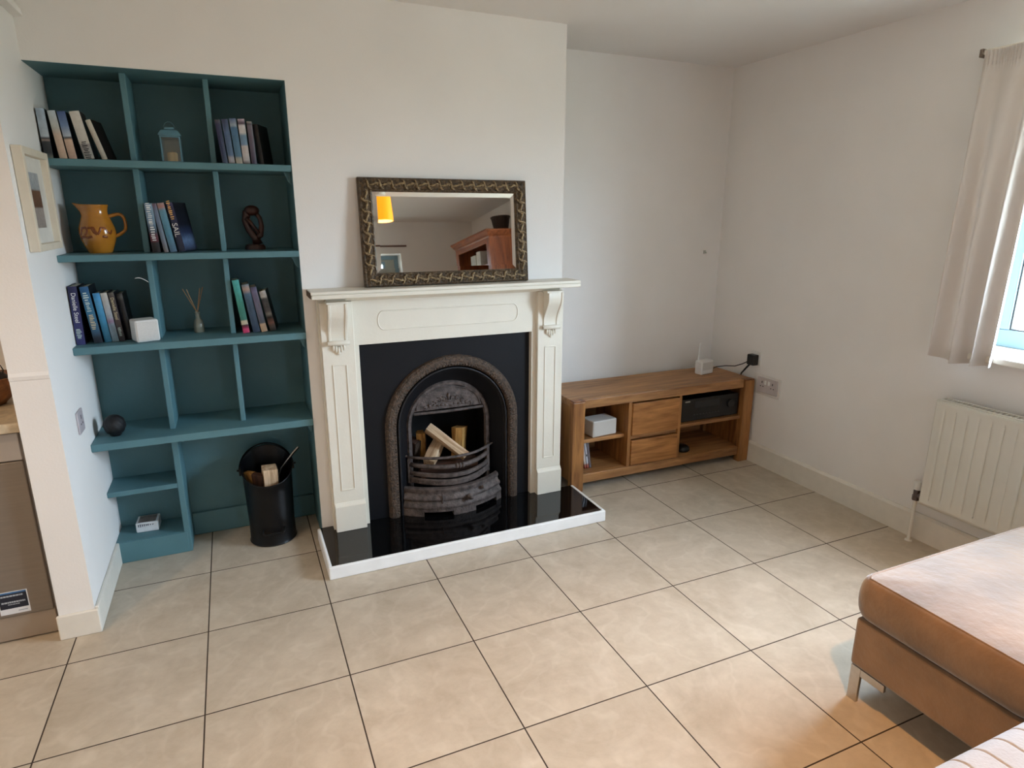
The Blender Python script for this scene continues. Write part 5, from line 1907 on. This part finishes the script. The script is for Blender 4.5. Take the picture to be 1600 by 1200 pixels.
obj('sticker_print', B().box(-0.219, -0.135, dwy - 0.0014, dwy - 0.0007, 0.141, 0.205), mat('sticker_navy', (24, 32, 48), 0.4), st)
obj('sticker_edge', B().box(-0.219, -0.135, dwy - 0.0016, dwy - 0.0009, 0.200, 0.206), mat('sticker_blue', (60, 104, 150), 0.4), st)
b = B()
rs = random.Random(5)
for zc_, x0_, x1_, hh in ((0.191, -0.212, -0.145, 0.006), (0.166, -0.213, -0.142, 0.006), (0.157, -0.195, -0.160, 0.003)):
    x_ = x0_
    while x_ < x1_:
        w_ = rs.uniform(0.003, 0.009)
        b.box(x_, min(x_ + w_, x1_), dwy - 0.0019, dwy - 0.0013, zc_ - hh / 2, zc_ + hh / 2)
        x_ += w_ + 0.0014
b.box(-0.168, -0.140, dwy - 0.0013, dwy - 0.0008, 0.127, 0.131)
obj('sticker_lettering', b, mat('sticker_grey', (168, 176, 186), 0.4), st)
wt = obj('worktop', B().box(XK + 0.02, -0.0445, -0.262, 0.418, 0.803, 0.838), mat('mottled_stone_worktop', (196, 180, 154), 0.35, 0.18, 40), origin=(-1.2, 0.1, 0.803), bevel=0.006, seg=3)
tag(wt, 'pale mottled kitchen worktop over the dishwasher beside the short wall', 'worktop')
gcb = 'cream kitchen base cupboards'
for i in range(3):
    xa = dwx0 - 0.605 - i * 0.61
    t = thing('base_cupboard', 'cream kitchen cupboard further left under the worktop, out of view', 'cupboard', (xa + 0.3, dwy, 0), group=gcb)
    obj('carcass', B().box(xa, xa + 0.6, dwy + 0.022, 0.36, 0.1, 0.80), M_trim, t)
    d_ = obj('door', B().box(xa + 0.003, xa + 0.597, dwy, dwy + 0.020, 0.105, 0.796), M_trim, t, bevel=0.003)
    obj('knob', B().ball((xa + 0.55, dwy - 0.012, 0.7), 0.013), M_chrome, d_, smooth=True)
    obj('kick_board', B().box(xa, xa + 0.6, dwy + 0.03, dwy + 0.045, 0, 0.1), M_trim, t)
bw = thing('wooden_bowl', 'brown wooden bowl with dark inside on the kitchen worktop', 'bowl', (-0.212, 0.045, 0.8385))
sharp_smooth(obj('bowl', B().lathe([(0, 0), (0.055, 0), (0.06, 0.006), (0.085, 0.03), (0.105, 0.07), (0.112, 0.105), (0.109, 0.107), (0.104, 0.09), (0.08, 0.035), (0, 0.02)], (0, 0, 0), 40), wood('bowl_wood', (84, 48, 24), (150, 96, 54), 'x', 0.4), bw, local=True), 60)
fr = thing('dark_fruit', 'dark rounded fruit with thin stalk heaped in the wooden bowl', 'fruit', (-0.205, 0.04, 0.9))
b = B()
b.ball((-0.19, 0.04, 0.925), 0.052, (1.15, 1, 0.85), 20, 12)
obj('flesh', b, mat('dark_skin', (34, 26, 28), 0.5), fr, smooth=True)
b = B()
b.tube([(-0.146, 0.03, 0.950), (-0.140, 0.028, 0.968), (-0.146, 0.026, 0.988)], [0.003, 0.0022, 0.0018], 6)
obj('stalk', b, mat('dark_stalk', (40, 34, 26), 0.7), fr)
